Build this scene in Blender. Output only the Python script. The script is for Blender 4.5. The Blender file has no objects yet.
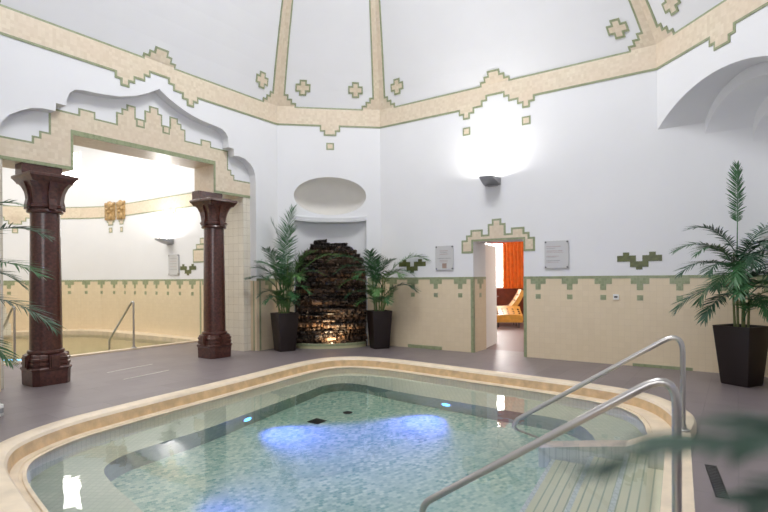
import bpy, math, random
from math import pi, sin, cos, sqrt, radians, atan2
from mathutils import Vector, Matrix
from mathutils.geometry import tessellate_polygon

random.seed(7)
col = bpy.context.scene.collection
scene = bpy.context.scene

# ------------------------------------------------------------------ materials
MATS = {}
def newmat(name):
    m = bpy.data.materials.new(name); m.use_nodes = True
    nt = m.node_tree; b = nt.nodes['Principled BSDF']
    MATS[name] = m
    return m, nt, b
def pbr(name, color, rough=.5, metal=0, spec=.5, coat=0, noise=0, nscale=6, bump=0, bscale=40):
    m, nt, b = newmat(name)
    b.inputs['Base Color'].default_value = (*color, 1)
    b.inputs['Roughness'].default_value = rough
    b.inputs['Metallic'].default_value = metal
    b.inputs['Specular IOR Level'].default_value = spec
    b.inputs['Coat Weight'].default_value = coat
    tc = nt.nodes.new('ShaderNodeTexCoord')
    if noise:
        n = nt.nodes.new('ShaderNodeTexNoise'); n.inputs['Scale'].default_value = nscale
        n.inputs['Detail'].default_value = 6
        nt.links.new(tc.outputs['Object'], n.inputs['Vector'])
        r = nt.nodes.new('ShaderNodeMapRange')
        r.inputs['From Min'].default_value = .3; r.inputs['From Max'].default_value = .7
        r.inputs['To Min'].default_value = 1 - noise; r.inputs['To Max'].default_value = 1 + noise
        nt.links.new(n.outputs['Fac'], r.inputs['Value'])
        mx = nt.nodes.new('ShaderNodeMix'); mx.data_type = 'RGBA'; mx.blend_type = 'MULTIPLY'
        mx.inputs[0].default_value = 1
        mx.inputs[6].default_value = (*color, 1)
        nt.links.new(r.outputs[0], mx.inputs[7])
        nt.links.new(mx.outputs[2], b.inputs['Base Color'])
    if bump:
        n2 = nt.nodes.new('ShaderNodeTexNoise'); n2.inputs['Scale'].default_value = bscale
        nt.links.new(tc.outputs['Object'], n2.inputs['Vector'])
        bp = nt.nodes.new('ShaderNodeBump'); bp.inputs['Strength'].default_value = bump
        bp.inputs['Distance'].default_value = .01
        nt.links.new(n2.outputs['Fac'], bp.inputs['Height'])
        nt.links.new(bp.outputs['Normal'], b.inputs['Normal'])
    return m
def tiles(name, c1, c2, mortar, w, h, msize=.004, rough=.3, coord='UV', rot=0, offset=0, mottle=0, mscale=3, mcol=None, bump=.15, spec=.5, bias=0):
    m, nt, b = newmat(name)
    tc = nt.nodes.new('ShaderNodeTexCoord')
    mp = nt.nodes.new('ShaderNodeMapping'); mp.inputs['Rotation'].default_value = (0, 0, rot)
    nt.links.new(tc.outputs[coord], mp.inputs['Vector'])
    br = nt.nodes.new('ShaderNodeTexBrick')
    br.offset = offset
    br.inputs['Color1'].default_value = (*c1, 1); br.inputs['Color2'].default_value = (*c2, 1)
    br.inputs['Mortar'].default_value = (*mortar, 1)
    br.inputs['Scale'].default_value = 1; br.inputs['Mortar Size'].default_value = msize
    br.inputs['Mortar Smooth'].default_value = .2
    br.inputs['Bias'].default_value = bias
    br.inputs['Brick Width'].default_value = w; br.inputs['Row Height'].default_value = h
    nt.links.new(mp.outputs[0], br.inputs['Vector'])
    out = br.outputs['Color']
    if mottle:
        n = nt.nodes.new('ShaderNodeTexNoise'); n.inputs['Scale'].default_value = mscale; n.inputs['Detail'].default_value = 8
        nt.links.new(tc.outputs['Object'], n.inputs['Vector'])
        r = nt.nodes.new('ShaderNodeMapRange')
        r.inputs['From Min'].default_value = .38; r.inputs['From Max'].default_value = .66
        nt.links.new(n.outputs['Fac'], r.inputs['Value'])
        ml = nt.nodes.new('ShaderNodeMath'); ml.operation = 'MULTIPLY'; ml.inputs[1].default_value = mottle
        nt.links.new(r.outputs[0], ml.inputs[0])
        mx = nt.nodes.new('ShaderNodeMix'); mx.data_type = 'RGBA'
        nt.links.new(ml.outputs[0], mx.inputs[0]); nt.links.new(out, mx.inputs[6])
        mx.inputs[7].default_value = (*(mcol or c2), 1)
        out = mx.outputs[2]
    nt.links.new(out, b.inputs['Base Color'])
    b.inputs['Roughness'].default_value = rough
    b.inputs['Specular IOR Level'].default_value = spec
    if bump:
        bp = nt.nodes.new('ShaderNodeBump'); bp.inputs['Strength'].default_value = bump; bp.inputs['Distance'].default_value = .003
        bp.invert = True
        nt.links.new(br.outputs['Fac'], bp.inputs['Height']); nt.links.new(bp.outputs['Normal'], b.inputs['Normal'])
    return m
def emit(name, color, strength):
    m, nt, b = newmat(name)
    b.inputs['Base Color'].default_value = (*color, 1)
    b.inputs['Emission Color'].default_value = (*color, 1)
    b.inputs['Emission Strength'].default_value = strength
    return m

WHITE = pbr('white_plaster', (.80, .805, .822), .85, noise=.012, nscale=1.5)
STUCCO = pbr('warm_white_stucco', (.74, .72, .68), .9, noise=.03, nscale=3)
TAN = tiles('tan_wall_tile', (.76, .635, .445), (.785, .66, .47), (.69, .575, .41), .09, .09, .0014, .25, bump=.05)
BAND = tiles('cream_mosaic_band', (.67, .57, .425), (.77, .675, .53), (.70, .61, .47), .045, .045, .0015, .35, mottle=.5, mscale=2.2, mcol=(.72, .58, .45), bump=.05)
GREEN = tiles('sage_green_tile', (.26, .30, .165), (.33, .37, .22), (.36, .38, .26), .043, .043, .0015, .3, bump=.05)
OLIVE = pbr('olive_tile', (.105, .12, .038), .3, noise=.25, nscale=18)
PALETILE = tiles('white_glazed_tile', (.72, .67, .56), (.76, .71, .60), (.52, .46, .37), .15, .15, .003, .2, bump=.1)
FLOOR = tiles('grey_stone_floor', (.178, .150, .155), (.210, .178, .184), (.135, .116, .12), .60, .30, .004, .42, coord='Object', rot=radians(-55.4), offset=.5, mottle=.5, mscale=1.3, mcol=(.24, .205, .21), bump=.08)
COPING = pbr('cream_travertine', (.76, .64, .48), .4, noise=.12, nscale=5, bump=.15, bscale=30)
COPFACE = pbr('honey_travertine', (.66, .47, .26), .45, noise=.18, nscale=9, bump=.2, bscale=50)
BENCHM = tiles('pale_pool_mosaic', (.66, .70, .56), (.75, .77, .63), (.58, .62, .49), .05, .05, .004, .3, mottle=.4, mscale=1.5, mcol=(.50, .58, .47), bump=.05)
WALLM = tiles('cream_pool_mosaic', (.70, .72, .60), (.78, .79, .66), (.62, .65, .53), .05, .05, .004, .3, bump=.05)
RISERM = tiles('shaded_green_mosaic', (.26, .34, .24), (.34, .42, .30), (.30, .37, .27), .05, .05, .004, .3, mottle=.4, mscale=3, mcol=(.22, .32, .26), bump=.05)  # bench riser stands in shade; that darkness is put into this green
POOLFLOOR = tiles('turquoise_pool_mosaic', (.20, .44, .34), (.74, .84, .66), (.52, .66, .53), .042, .032, .003, .3, rot=radians(-35), offset=.5, mottle=.45, mscale=1.6, mcol=(.44, .60, .48), bump=.05)
STEPM = tiles('striped_step_mosaic', (.74, .70, .52), (.80, .76, .58), (.36, .42, .30), 4.0, .062, .006, .3, mottle=.45, mscale=2, mcol=(.56, .62, .45), bump=.05)
NOSEM = tiles('pale_blue_nosing', (.62, .66, .64), (.70, .74, .72), (.5, .55, .52), .05, .05, .004, .3, bump=.05)
HALLPOOL = tiles('ochre_pool_tile', (.50, .44, .22), (.56, .50, .27), (.44, .40, .22), .1, .1, .003, .3, bump=.05)
GRANITE = pbr('red_brown_granite', (.075, .024, .017), .28, noise=.5, nscale=28, coat=.3)
STEEL = pbr('brushed_steel', (.52, .50, .48), .28, metal=1)
DARKSTEEL = pbr('dark_drain_metal', (.05, .05, .05), .4, metal=.8)
LAMPMETAL = pbr('grey_lamp_metal', (.30, .30, .31), .35, metal=.8)
POT = pbr('dark_brown_planter', (.018, .011, .011), .4)
SOIL = pbr('potting_soil', (.03, .02, .012), .95, noise=.4, nscale=40)
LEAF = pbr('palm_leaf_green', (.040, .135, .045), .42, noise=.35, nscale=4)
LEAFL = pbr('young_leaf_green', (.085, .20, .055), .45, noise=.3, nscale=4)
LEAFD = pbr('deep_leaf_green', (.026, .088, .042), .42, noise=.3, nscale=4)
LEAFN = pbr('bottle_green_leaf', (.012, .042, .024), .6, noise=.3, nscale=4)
CANE = pbr('palm_cane', (.16, .19, .06), .55, noise=.3, nscale=14)
SLATE = pbr('brown_slate', (.060, .036, .022), .55, noise=.5, nscale=9, bump=.6, bscale=30)
SLATE2 = pbr('rust_slate', (.13, .070, .035), .55, noise=.5, nscale=9, bump=.6, bscale=30)
SLATE3 = pbr('black_slate', (.022, .016, .013), .5, noise=.4, nscale=9, bump=.6, bscale=30)
PLAQUE = pbr('frosted_plaque', (.60, .60, .60), .25)
INK = pbr('faded_red_ink', (.44, .35, .34), .6)
INKG = pbr('grey_ink', (.33, .33, .34), .6)
PHOTO = pbr('brown_print', (.36, .26, .22), .6)
STUD = pbr('steel_stud', (.12, .12, .13), .3, metal=.8)
OUTLET = pbr('white_outlet', (.8, .8, .78), .4)
BLACK = pbr('black_slot', (.012, .012, .012), .5)
GOLD = pbr('gilded_relief', (.40, .26, .11), .45, noise=.4, nscale=30)
ORANGEWALL = pbr('orange_paint', (.80, .20, .025), .7)
CURTAIN = pbr('orange_curtain', (.78, .17, .018), .8, noise=.12, nscale=9)
REDWOOD = pbr('dark_red_panel', (.16, .030, .012), .4, noise=.2, nscale=8)
LEATHER = pbr('amber_leather', (.70, .34, .065), .4, noise=.15, nscale=10)
BUTTON = pbr('dark_button', (.13, .05, .015), .5)
WARMFLOOR = pbr('relax_room_floor', (.20, .14, .135), .5)
DOORWHITE = pbr('white_door', (.90, .89, .87), .45)
REDSHADE = pbr('red_lamp_shade', (.75, .09, .02), .35)
WINDOWGLOW = emit('bright_window_daylight', (1, .98, .95), 9)
LENS = emit('blue_pool_lens', (.10, .45, 1.0), 5)
LAMPGLOW = emit('lamp_diffuser', (1, .97, .92), 20)
CAPGLOW = emit('dome_cap_glow', (.97, .98, 1), 1.0)  # glow of the added cap on the unseen dome top
def water(name, tint, scale=2.2, bump=.05):
    m, nt, b = newmat(name)
    b.inputs['Base Color'].default_value = (*tint, 1)
    b.inputs['Roughness'].default_value = 0
    b.inputs['IOR'].default_value = 1.33
    b.inputs['Transmission Weight'].default_value = 1
    tc = nt.nodes.new('ShaderNodeTexCoord')
    n = nt.nodes.new('ShaderNodeTexNoise'); n.inputs['Scale'].default_value = scale; n.inputs['Detail'].default_value = 2
    nt.links.new(tc.outputs['Object'], n.inputs['Vector'])
    bp = nt.nodes.new('ShaderNodeBump'); bp.inputs['Strength'].default_value = bump; bp.inputs['Distance'].default_value = .02
    nt.links.new(n.outputs['Fac'], bp.inputs['Height']); nt.links.new(bp.outputs['Normal'], b.inputs['Normal'])
    return m
WATER = water('clear_pool_water', (.93, .985, .97), 3.2, .09)

# ------------------------------------------------------------------ mesh builder
class MB:
    def __init__(s): s.v = []; s.f = []; s.m = []; s.uv = []
    def add(s, verts, faces, mat=0, uvs=None):
        o = len(s.v); s.v += [tuple(p) for p in verts]
        for f in faces:
            s.f.append([o + i for i in f]); s.m.append(mat)
            s.uv.append([uvs[i] for i in f] if uvs else [(verts[i][0], verts[i][1]) for i in f])
    def quad(s, a, b, c, d, mat=0, uvs=None):
        s.add([a, b, c, d], [(0, 1, 2, 3)], mat, uvs)
    def box(s, x0, x1, y0, y1, z0, z1, mat=0, M=None):
        v = [Vector((x, y, z)) for z in (z0, z1) for y in (y0, y1) for x in (x0, x1)]
        if M is not None: v = [M @ p for p in v]
        for f in ((0, 2, 3, 1), (4, 5, 7, 6), (0, 1, 5, 4), (2, 6, 7, 3), (0, 4, 6, 2), (1, 3, 7, 5)):
            a = [v[i] for i in f]
            e1 = (a[1] - a[0]).length; e2 = (a[3] - a[0]).length
            s.quad(*a, mat, [(0, 0), (e1, 0), (e1, e2), (0, e2)])
    def rings(s, rings, mat=0, closed=True, cap0=False, cap1=False):
        o = len(s.v); n = len(rings[0])
        for r in rings: s.v += [tuple(p) for p in r]
        arc = [0]
        R0 = rings[0]
        for j in range(n): arc.append(arc[-1] + (Vector(R0[(j + 1) % n]) - Vector(R0[j])).length)
        ht = [0]
        for i in range(len(rings) - 1): ht.append(ht[-1] + (Vector(rings[i + 1][0]) - Vector(rings[i][0])).length)
        for i in range(len(rings) - 1):
            for j in range(n if closed else n - 1):
                k = (j + 1) % n
                s.f.append([o + i*n + j, o + i*n + k, o + (i+1)*n + k, o + (i+1)*n + j]); s.m.append(mat)
                s.uv.append([(arc[j], ht[i]), (arc[j+1], ht[i]), (arc[j+1], ht[i+1]), (arc[j], ht[i+1])])
        for c, i, rev in ((cap0, 0, True), (cap1, len(rings) - 1, False)):
            if c:
                f = [o + i*n + j for j in range(n)]
                if rev: f.reverse()
                s.f.append(f); s.m.append(mat); s.uv.append([(s.v[q][0], s.v[q][1]) for q in f])
    def tube(s, pts, r, seg=10, mat=0, cap=True):
        pts = [Vector(p) for p in pts]; rings = []
        up = None
        for i, p in enumerate(pts):
            t = (pts[min(i+1, len(pts)-1)] - pts[max(i-1, 0)]).normalized()
            if up is None:
                up = Vector((0, 0, 1)) if abs(t.z) < .9 else Vector((1, 0, 0))
            a = (up - t * up.dot(t)).normalized(); up = a
            b = t.cross(a)
            rr = r[i] if isinstance(r, (list, tuple)) else r
            rings.append([p + (a * cos(2*pi*k/seg) + b * sin(2*pi*k/seg)) * rr for k in range(seg)])
        s.rings(rings, mat, True, cap, cap)
    def tess(s, outer, holes=(), fn=None, mat=0, flip=False):
        loops = [[Vector((p[0], p[1], 0)) for p in outer]] + [[Vector((p[0], p[1], 0)) for p in h] for h in holes]
        tris = tessellate_polygon(loops)
        flat = [p for l in loops for p in l]
        uv = [(p.x, p.y) for p in flat]
        V = [fn(p.x, p.y) for p in flat]
        F = []
        for t in tris:
            a, b, c = (flat[i] for i in t)
            ar = (b - a).cross(c - a).z
            if abs(ar) < 1e-12: continue
            t = list(t)
            if (ar < 0) != flip: t.reverse()
            F.append(tuple(t))
        s.add(V, F, mat, uv)
    def build(s, name, mats, parent=None, smooth=False, loc=None):
        me = bpy.data.meshes.new(name)
        me.from_pydata([tuple(p) for p in s.v], [], s.f)
        if not isinstance(mats, (list, tuple)): mats = [mats]
        for m in mats: me.materials.append(m)
        uvl = me.uv_layers.new(name='UVMap')
        flat = []
        for u in s.uv:
            for q in u: flat += [q[0], q[1]]
        uvl.data.foreach_set('uv', flat)
        me.polygons.foreach_set('material_index', s.m)
        if smooth: me.polygons.foreach_set('use_smooth', [True] * len(s.f))
        me.update()
        o = bpy.data.objects.new(name, me); col.objects.link(o)
        if parent: o.parent = parent
        if loc: o.location = loc
        return o
def autosmooth(o, ang=35):
    me = o.data
    me.polygons.foreach_set('use_smooth', [True] * len(me.polygons))
    me.set_sharp_from_angle(angle=radians(ang))
def weld(o, d=1e-4):
    import bmesh
    bm = bmesh.new(); bm.from_mesh(o.data)
    bmesh.ops.remove_doubles(bm, verts=bm.verts, dist=d)
    bmesh.ops.recalc_face_normals(bm, faces=bm.faces)
    bm.to_mesh(o.data); bm.free()
def tag(o, label, cat, group=None, kind=None):
    o['label'] = label; o['category'] = cat
    if group: o['group'] = group
    if kind: o['kind'] = kind
    return o
def thing(name, label, cat, loc=(0, 0, 0), rotz=0, group=None, kind=None):
    o = bpy.data.objects.new(name, None); col.objects.link(o)
    o.empty_display_size = .1
    o.location = loc; o.rotation_euler = (0, 0, rotz)
    return tag(o, label, cat, group, kind)
def struct(o):
    o['kind'] = 'structure'; return o
def copy_tree(o, parent=None):
    c = o.copy(); col.objects.link(c)
    if parent: c.parent = parent
    for ch in [x for x in bpy.data.objects if x.parent == o]:
        copy_tree(ch, c)
    return c

# ------------------------------------------------------------------ room geometry
V2 = lambda a: Vector((a[0], a[1]))
P1 = V2((-2.158, 10.439)); P2 = V2((-.060, 10.737)); P3 = V2((4.182, 7.798))
DL = V2((.5674, .8234)); PL = P1 - DL * 5.154
DR = V2((.1612, -.9869)); P4 = P3 + DR * 2.4
BR = V2((5.2, -1.3)); BL = V2((-5.7, -1.3))
CEN = V2((-.35, 6.05))
ZB = 4.54; ZT = 4.925; ZDADO = 1.40
def kk(t): return 0 if t <= 0 else (.5*t + .1*t*t) / 4.9
class Wall:
    def __init__(s, A, B):
        s.A = A; s.B = B; s.L = (B - A).length; s.d = (B - A).normalized(); s.n = V2((s.d.y, -s.d.x))
        s.rot = atan2(s.d.y, s.d.x)
    def p(s, u, z, off=0):      # off > 0 stands proud into the room
        q = s.A + s.d * u
        if z > ZT:
            q = CEN + (q - CEN) * (1 - kk(z - ZT))
        q = q + s.n * off
        return Vector((q.x, q.y, z - (off * .5 if z > ZT else 0)))
WL = Wall(PL, P1); WN = Wall(P1, P2); WD = Wall(P2, P3); WR = Wall(P3, P4)
WB1 = Wall(P4, BR); WB2 = Wall(BR, BL); WB3 = Wall(BL, PL)

def inside(poly, x, y):
    c = False; n = len(poly)
    for i in range(n):
        x0, y0 = poly[i]; x1, y1 = poly[(i+1) % n]
        if (y0 > y) != (y1 > y) and x < (x1-x0)*(y-y0)/(y1-y0) + x0: c = not c
    return c
def inset(poly, d, keep=()):
    n = len(poly); ar = sum(poly[i][0]*poly[(i+1) % n][1] - poly[(i+1) % n][0]*poly[i][1] for i in range(n))
    s = 1 if ar > 0 else -1
    out = []
    for i in range(n):
        p0 = poly[i-1]; p = poly[i]; p1 = poly[(i+1) % n]
        a = Vector((p[0]-p0[0], p[1]-p0[1])).normalized(); b = Vector((p1[0]-p[0], p1[1]-p[1])).normalized()
        na = Vector((-a.y, a.x)) * s; nb = Vector((-b.y, b.x)) * s
        q = [p[0] + (na.x + nb.x) * d, p[1] + (na.y + nb.y) * d]
        for k in keep:
            if abs(p[0] - k) < 1e-6: q[0] = k
        out.append(tuple(q))
    return out
def rectpoly(mb, fn, poly, off, mat, maxv=.25, maxu=1.0, skirt=True):
    """rectilinear polygon laid on a surface fn(u, v, off) as a thin raised tile field"""
    us = sorted({round(p[0], 5) for p in poly}); vs = sorted({round(p[1], 5) for p in poly})
    if vs[0] < ZT < vs[-1]: vs = sorted(set(vs) | {ZT})
    def sub(a, m):
        r = [a[0]]
        for q in a[1:]:
            k = max(1, math.ceil((q - r[-1]) / m)); s0 = r[-1]
            r += [s0 + (q - s0) * (i+1) / k for i in range(k)]
        return r
    us = sub(us, maxu); vs = sub(vs, maxv)
    nu, nv = len(us) - 1, len(vs) - 1
    g = [[inside(poly, (us[i]+us[i+1])/2, (vs[j]+vs[j+1])/2) for j in range(nv)] for i in range(nu)]
    for i in range(nu):
        for j in range(nv):
            if not g[i][j]: continue
            c = [(us[i], vs[j]), (us[i+1], vs[j]), (us[i+1], vs[j+1]), (us[i], vs[j+1])]
            mb.quad(*[fn(u, v, off) for u, v in c], mat, c)
            if skirt:
                for (e, ok) in (((0, 1), j == 0 or not g[i][j-1]), ((1, 2), i == nu-1 or not g[i+1][j]),
                                ((2, 3), j == nv-1 or not g[i][j+1]), ((3, 0), i == 0 or not g[i-1][j])):
                    if ok:
                        a, b = c[e[0]], c[e[1]]
                        mb.quad(fn(*b, off), fn(*a, off), fn(*a, -.002), fn(*b, -.002), mat, [b, a, a, b])
def rect(u0, u1, v0, v1): return [(u0, v0), (u1, v0), (u1, v1), (u0, v1)]
def framed(mb, fn, poly, bw=.03, off=.006, keep=(), mats=(0, 1)):
    rectpoly(mb, fn, poly, off, mats[0])
    rectpoly(mb, fn, inset(poly, bw, keep), off + .003, mats[1], skirt=False)
def mir(pts, c): return [(2*c - u, v) for u, v in reversed(pts)]

# ---- tile bands, ribs and crosses (one trim object per wall)
VR = 9.0
def band_poly(L, kind, c):
    if kind == 'long':
        half = [(-.725, ZB), (-.725, 4.455), (-.64, 4.455), (-.64, 4.365), (-.50, 4.365), (-.50, 4.455), (-.41, 4.455), (-.41, ZB),
                (-.245, ZB), (-.245, 4.63), (-.155, 4.63), (-.155, 4.71)]
        top = [(.285, ZT), (.285, 4.99), (.2, 4.99), (.2, 5.06), (.12, 5.06), (.12, 5.135)]
    else:
        half = [(-.21, ZB), (-.21, 4.435), (-.13, 4.435), (-.13, 4.35)]
        top = []
    half = [(c + u, v) for u, v in half]
    bottom = [(0, ZB)] + half + mir(half, c) + [(L, ZB)]
    rr = [(L, VR), (L - .15, VR), (L - .15, 5.14), (L - .22, 5.14), (L - .22, 5.065), (L - .30, 5.065), (L - .30, 4.995), (L - .385, 4.995), (L - .385, ZT)]
    top = [(c + u, v) for u, v in top]
    tt = top + mir(top, c)
    ll = [(L - u, v) for u, v in reversed(rr)]
    return bottom + rr + tt + ll
def cross(c, v):
    a, b, p, q = .155, .075, .135, .068
    return [(c-b, v-p), (c+b, v-p), (c+b, v-q), (c+a, v-q), (c+a, v+q), (c+b, v+q), (c+b, v+p), (c-b, v+p), (c-b, v+q), (c-a, v+q), (c-a, v-q), (c-b, v-q)]
for i, (w, kind, c) in enumerate(((WL, 'long', 2.57), (WN, 'short', 1.075), (WD, 'long', 2.555), (WR, 'short', 1.22))):
    mb = MB()
    framed(mb, w.p, band_poly(w.L, kind, c), .03, .012, keep=(0, w.L))
    for uc in (.53, w.L - .525):
        k0 = kk(5.26 - ZT)
        ref = w.A + w.d * uc
        # shift so the cross stands where it is on the leaning vault
        us = (uc - (CEN - w.A).dot(w.d) * k0) / (1 - k0)
        framed(mb, w.p, cross(us, 5.26), .03, .012)
    if w is WN: framed(mb, w.p, rect(c - .08, c + .08, 4.06, 4.205), .028)
    if w is WD:
        for s in (-.57, .57): framed(mb, w.p, rect(c + s - .078, c + s + .078, 4.065, 4.215), .028)
    o = mb.build('trim_%d' % (i + 1), [GREEN, BAND]); struct(o)

# ---- vault (ceiling)
ring = [PL, P1, P2, P3, P4, BR, BL]
ts = [0, .3, .6, .9, 1.2, 1.5, 1.8, 2.2, 2.6, 3.0, 3.4, 3.7]
mb = MB()
dense = []
for i in range(len(ring)):
    a, b = ring[i], ring[(i+1) % len(ring)]
    for j in range(4): dense.append(a + (b - a) * j / 4)
rr = [[Vector(((CEN + (q - CEN) * (1 - kk(t))).x, (CEN + (q - CEN) * (1 - kk(t))).y, ZT + t)) for q in dense] for t in ts]
mb.rings(rr, 0)
o = mb.build('ceiling', WHITE); struct(o)
# unseen glowing cap, added to close the dome and light the room
mb = MB(); mb.rings([rr[-1], [p + Vector((0, 0, .25)) for p in rr[-1]]], 0)
mb.add([p + Vector((0, 0, .25)) for p in rr[-1]], [tuple(range(len(dense)))], 1)
o = mb.build('dome_glow_cap', [WHITE, CAPGLOW]); struct(o)

# ---- wall_left with the lobed recess
rec = [(.37, 0), (.37, 3.3), (.40, 3.43), (.48, 3.54), (.61, 3.63), (.73, 3.695), (.87, 3.728), (1.03, 3.735), (1.035, 3.845), (1.165, 3.845),
       (1.172, 3.93), (1.205, 4.03), (1.285, 4.105), (1.40, 4.13), (1.53, 4.138), (1.72, 4.158), (1.92, 4.19), (2.18, 4.275), (2.40, 4.388), (2.57, 4.50),
       (2.72, 4.405), (2.87, 4.335), (3.02, 4.275), (3.18, 4.225), (3.34, 4.193), (3.51, 4.173), (3.68, 4.158), (3.80, 4.138), (3.88, 4.09), (3.925, 4.02), (3.935, 3.94), (3.935, 3.835),
       (4.06, 3.83), (4.065, 3.70), (4.2, 3.715), (4.33, 3.69), (4.45, 3.62), (4.53, 3.53), (4.57, 3.43), (4.58, 3.3), (4.58, 0)]
RD = .17
mb = MB()
mb.tess([(-.001, 0)] + rec + [(WL.L, 0), (WL.L, ZT), (-.001, ZT)], (), lambda u, v: WL.p(u, v))
for a, b in zip(rec[:-1], rec[1:]):
    mb.quad(WL.p(*b), WL.p(*a), WL.p(*a, -RD), WL.p(*b, -RD))
o = mb.build('wall_left', WHITE); struct(o)
autosmooth(o, 40)

# ---- arcade screen in the recess: plaster field, lintel, pilasters and tile surround
ZL = 2.99; ZO = 3.50; UO0, UO1 = 1.325, 3.735; SB = .74
mb = MB()
top = [p for p in rec[1:-1]]
plate = [(.37, ZL), (UO0, ZL), (UO0, ZO), (UO1, ZO), (UO1, ZL), (4.58, ZL)] + list(reversed(top))
mb.tess(plate, (), lambda u, v: WL.p(u, v, -RD))
mb.tess([(-.6, ZL), (UO0, ZL), (UO0, ZO), (UO1, ZO), (UO1, ZL), (5.3, ZL), (5.3, 5.2), (-.6, 5.2)], (), lambda u, v: WL.p(u, min(v, 4.92), -SB), flip=True)
for a, b in zip([(.37, ZL), (UO0, ZL), (UO0, ZO), (UO1, ZO), (UO1, ZL)], [(UO0, ZL), (UO0, ZO), (UO1, ZO), (UO1, ZL), (4.58, ZL)]):
    L_ = math.hypot(b[0]-a[0], b[1]-a[1])
    mb.quad(WL.p(*a, -RD), WL.p(*b, -RD), WL.p(*b, -SB), WL.p(*a, -SB), 1, [(0, 0), (L_, 0), (L_, SB-RD), (0, SB-RD)])
for u0, u1, flipd in ((.37, .46, 0), (4.41, 4.58, 1)):
    A_, B_ = (u0, u1)
    mb.quad(WL.p(u0, 0, -RD), WL.p(u1, 0, -RD), WL.p(u1, ZL, -RD), WL.p(u0, ZL, -RD), 2, [(u0, 0), (u1, 0), (u1, ZL), (u0, ZL)])
    uj = u1 if not flipd else u0
    mb.quad(WL.p(uj, 0, -RD), WL.p(uj, 0, -SB), WL.p(uj, ZL, -SB), WL.p(uj, ZL, -RD), 2, [(0, 0), (SB-RD, 0), (SB-RD, ZL), (0, ZL)])
    ue = -.6 if not flipd else 5.3
    mb.quad(WL.p(uj, 0, -SB), WL.p(ue, 0, -SB), WL.p(ue, ZL, -SB), WL.p(uj, ZL, -SB), 0, [(0, 0), (1, 0), (1, ZL), (0, ZL)])
o = mb.build('wall_arcade', [WHITE, BAND, PALETILE]); struct(o)
surr = [(.37, ZL), (UO0, ZL), (UO0, ZO), (UO1, ZO), (UO1, ZL), (4.58, ZL), (4.58, 3.30), (4.20, 3.30), (4.20, 3.385), (4.13, 3.385), (4.13, 3.47), (4.055, 3.47), (4.055, 3.815),
        (3.68, 3.815), (3.68, 3.91), (3.462, 3.91), (3.462, 3.815), (3.155, 3.815), (3.155, 4.0), (3.08, 4.0), (3.08, 4.08), (3.01, 4.08), (3.01, 4.16), (2.855, 4.16),
        (2.855, 3.975), (2.72, 3.975), (2.72, 4.15), (2.655, 4.15), (2.655, 4.24), (2.49, 4.24), (2.49, 4.145), (2.41, 4.145), (2.41, 3.975), (2.265, 3.975), (2.265, 4.16), (2.115, 4.16),
        (2.115, 4.08), (2.035, 4.08), (2.035, 4.0), (1.95, 4.0), (1.95, 3.815), (1.64, 3.815), (1.64, 3.91), (1.40, 3.91), (1.40, 3.815), (1.01, 3.815), (1.01, 3.46), (.89, 3.46), (.89, 3.375), (.80, 3.375), (.80, 3.29), (.37, 3.29)]
mb = MB()
fL = lambda u, v, o=0: WL.p(u, v, o - RD)
framed(mb, fL, surr, .026, .006, keep=(.37, 4.58))
# wider green edge round the opening and little framed squares under the notches
for r in (rect(UO0, UO1, ZO, ZO + .07), rect(UO0 - .035, UO0, ZL, ZO + .07), rect(UO1, UO1 + .035, ZL, ZO + .07), rect(.37, UO0, ZL, ZL + .045), rect(UO1, 4.58, ZL, ZL + .045)):
    rectpoly(mb, fL, r, .011, 0, skirt=False)
for u0, u1 in ((2.265, 2.41), (2.72, 2.855)):
    framed(mb, fL, rect(u0, u1, 3.845, 3.98), .026, .012)
o = mb.build('trim_5', [GREEN, BAND]); struct(o)

# ---- wall_niche: rectangular rock niche, oval dish above
NC = 1.072
def ell(n=40): return [(NC + .745 * cos(2*pi*i/n), 3.115 + (.385 if sin(2*pi*i/n) > 0 else .40) * sin(2*pi*i/n)) for i in range(n)]
E_ = ell()
N0, N1, NT = .335, 1.815, 2.60
mb = MB()
mb.tess([(0, 0), (N0, 0), (N0, NT), (N1, NT), (N1, 0), (WN.L, 0), (WN.L, ZT), (0, ZT)], [E_], lambda u, v: WN.p(u, v))
# dish
ringsd = []
for s in (1, .985, .96, .9, .8, .65, .45, .25, .08):
    dep = .55 * sqrt(max(0, 1 - s*s)) ** .8
    ringsd.append([WN.p(NC + (u-NC)*s, 3.115 + (v-3.115)*s, -dep - .03*(s < 1)) for u, v in E_])
mb.rings(ringsd, 1, cap1=True)
# cylinder niche
prof = []
for i in range(25):
    a = pi * i / 24
    prof.append((NC - .74 * cos(a), .24 * sin(a) + .04))
rr_ = [[WN.p(u, z, -d) for u, d in prof] for z in (0, NT)]
mb.rings(rr_, 0, closed=False)
for u0, d0 in ((N0, prof[0][1]), (N1, prof[-1][1])):
    mb.quad(WN.p(u0, 0, 0), WN.p(u0, NT, 0), WN.p(u0, NT, -d0), WN.p(u0, 0, -d0))
mb.add([WN.p(N0, NT)] + [WN.p(u, NT, -d) for u, d in prof] + [WN.p(N1, NT)], [tuple(range(len(prof) + 2))])
o = mb.build('wall_niche', [WHITE, STUCCO]); struct(o); weld(o); autosmooth(o, 40)
# curved cornice between the oval dish and the rock niche
mb = MB()
rr_ = []
for z, e in ((2.585, -.002), (2.592, .010), (2.62, .013), (2.625, .018), (2.632, .012), (2.66, .020), (2.685, .026), (2.695, .022), (2.70, -.002)):
    rr_.append([WN.p(NC + (u - NC) * (1.02 + e*.3), z - .055 * (d - .04) / .24 + .03, e) for u, d in prof])
mb.rings(rr_, 0, closed=False)
for k in (0, 24): mb.add([r[k] for r in rr_], [tuple(range(len(rr_)))])
o = mb.build('trim_6', WHITE); struct(o); autosmooth(o, 50)

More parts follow.
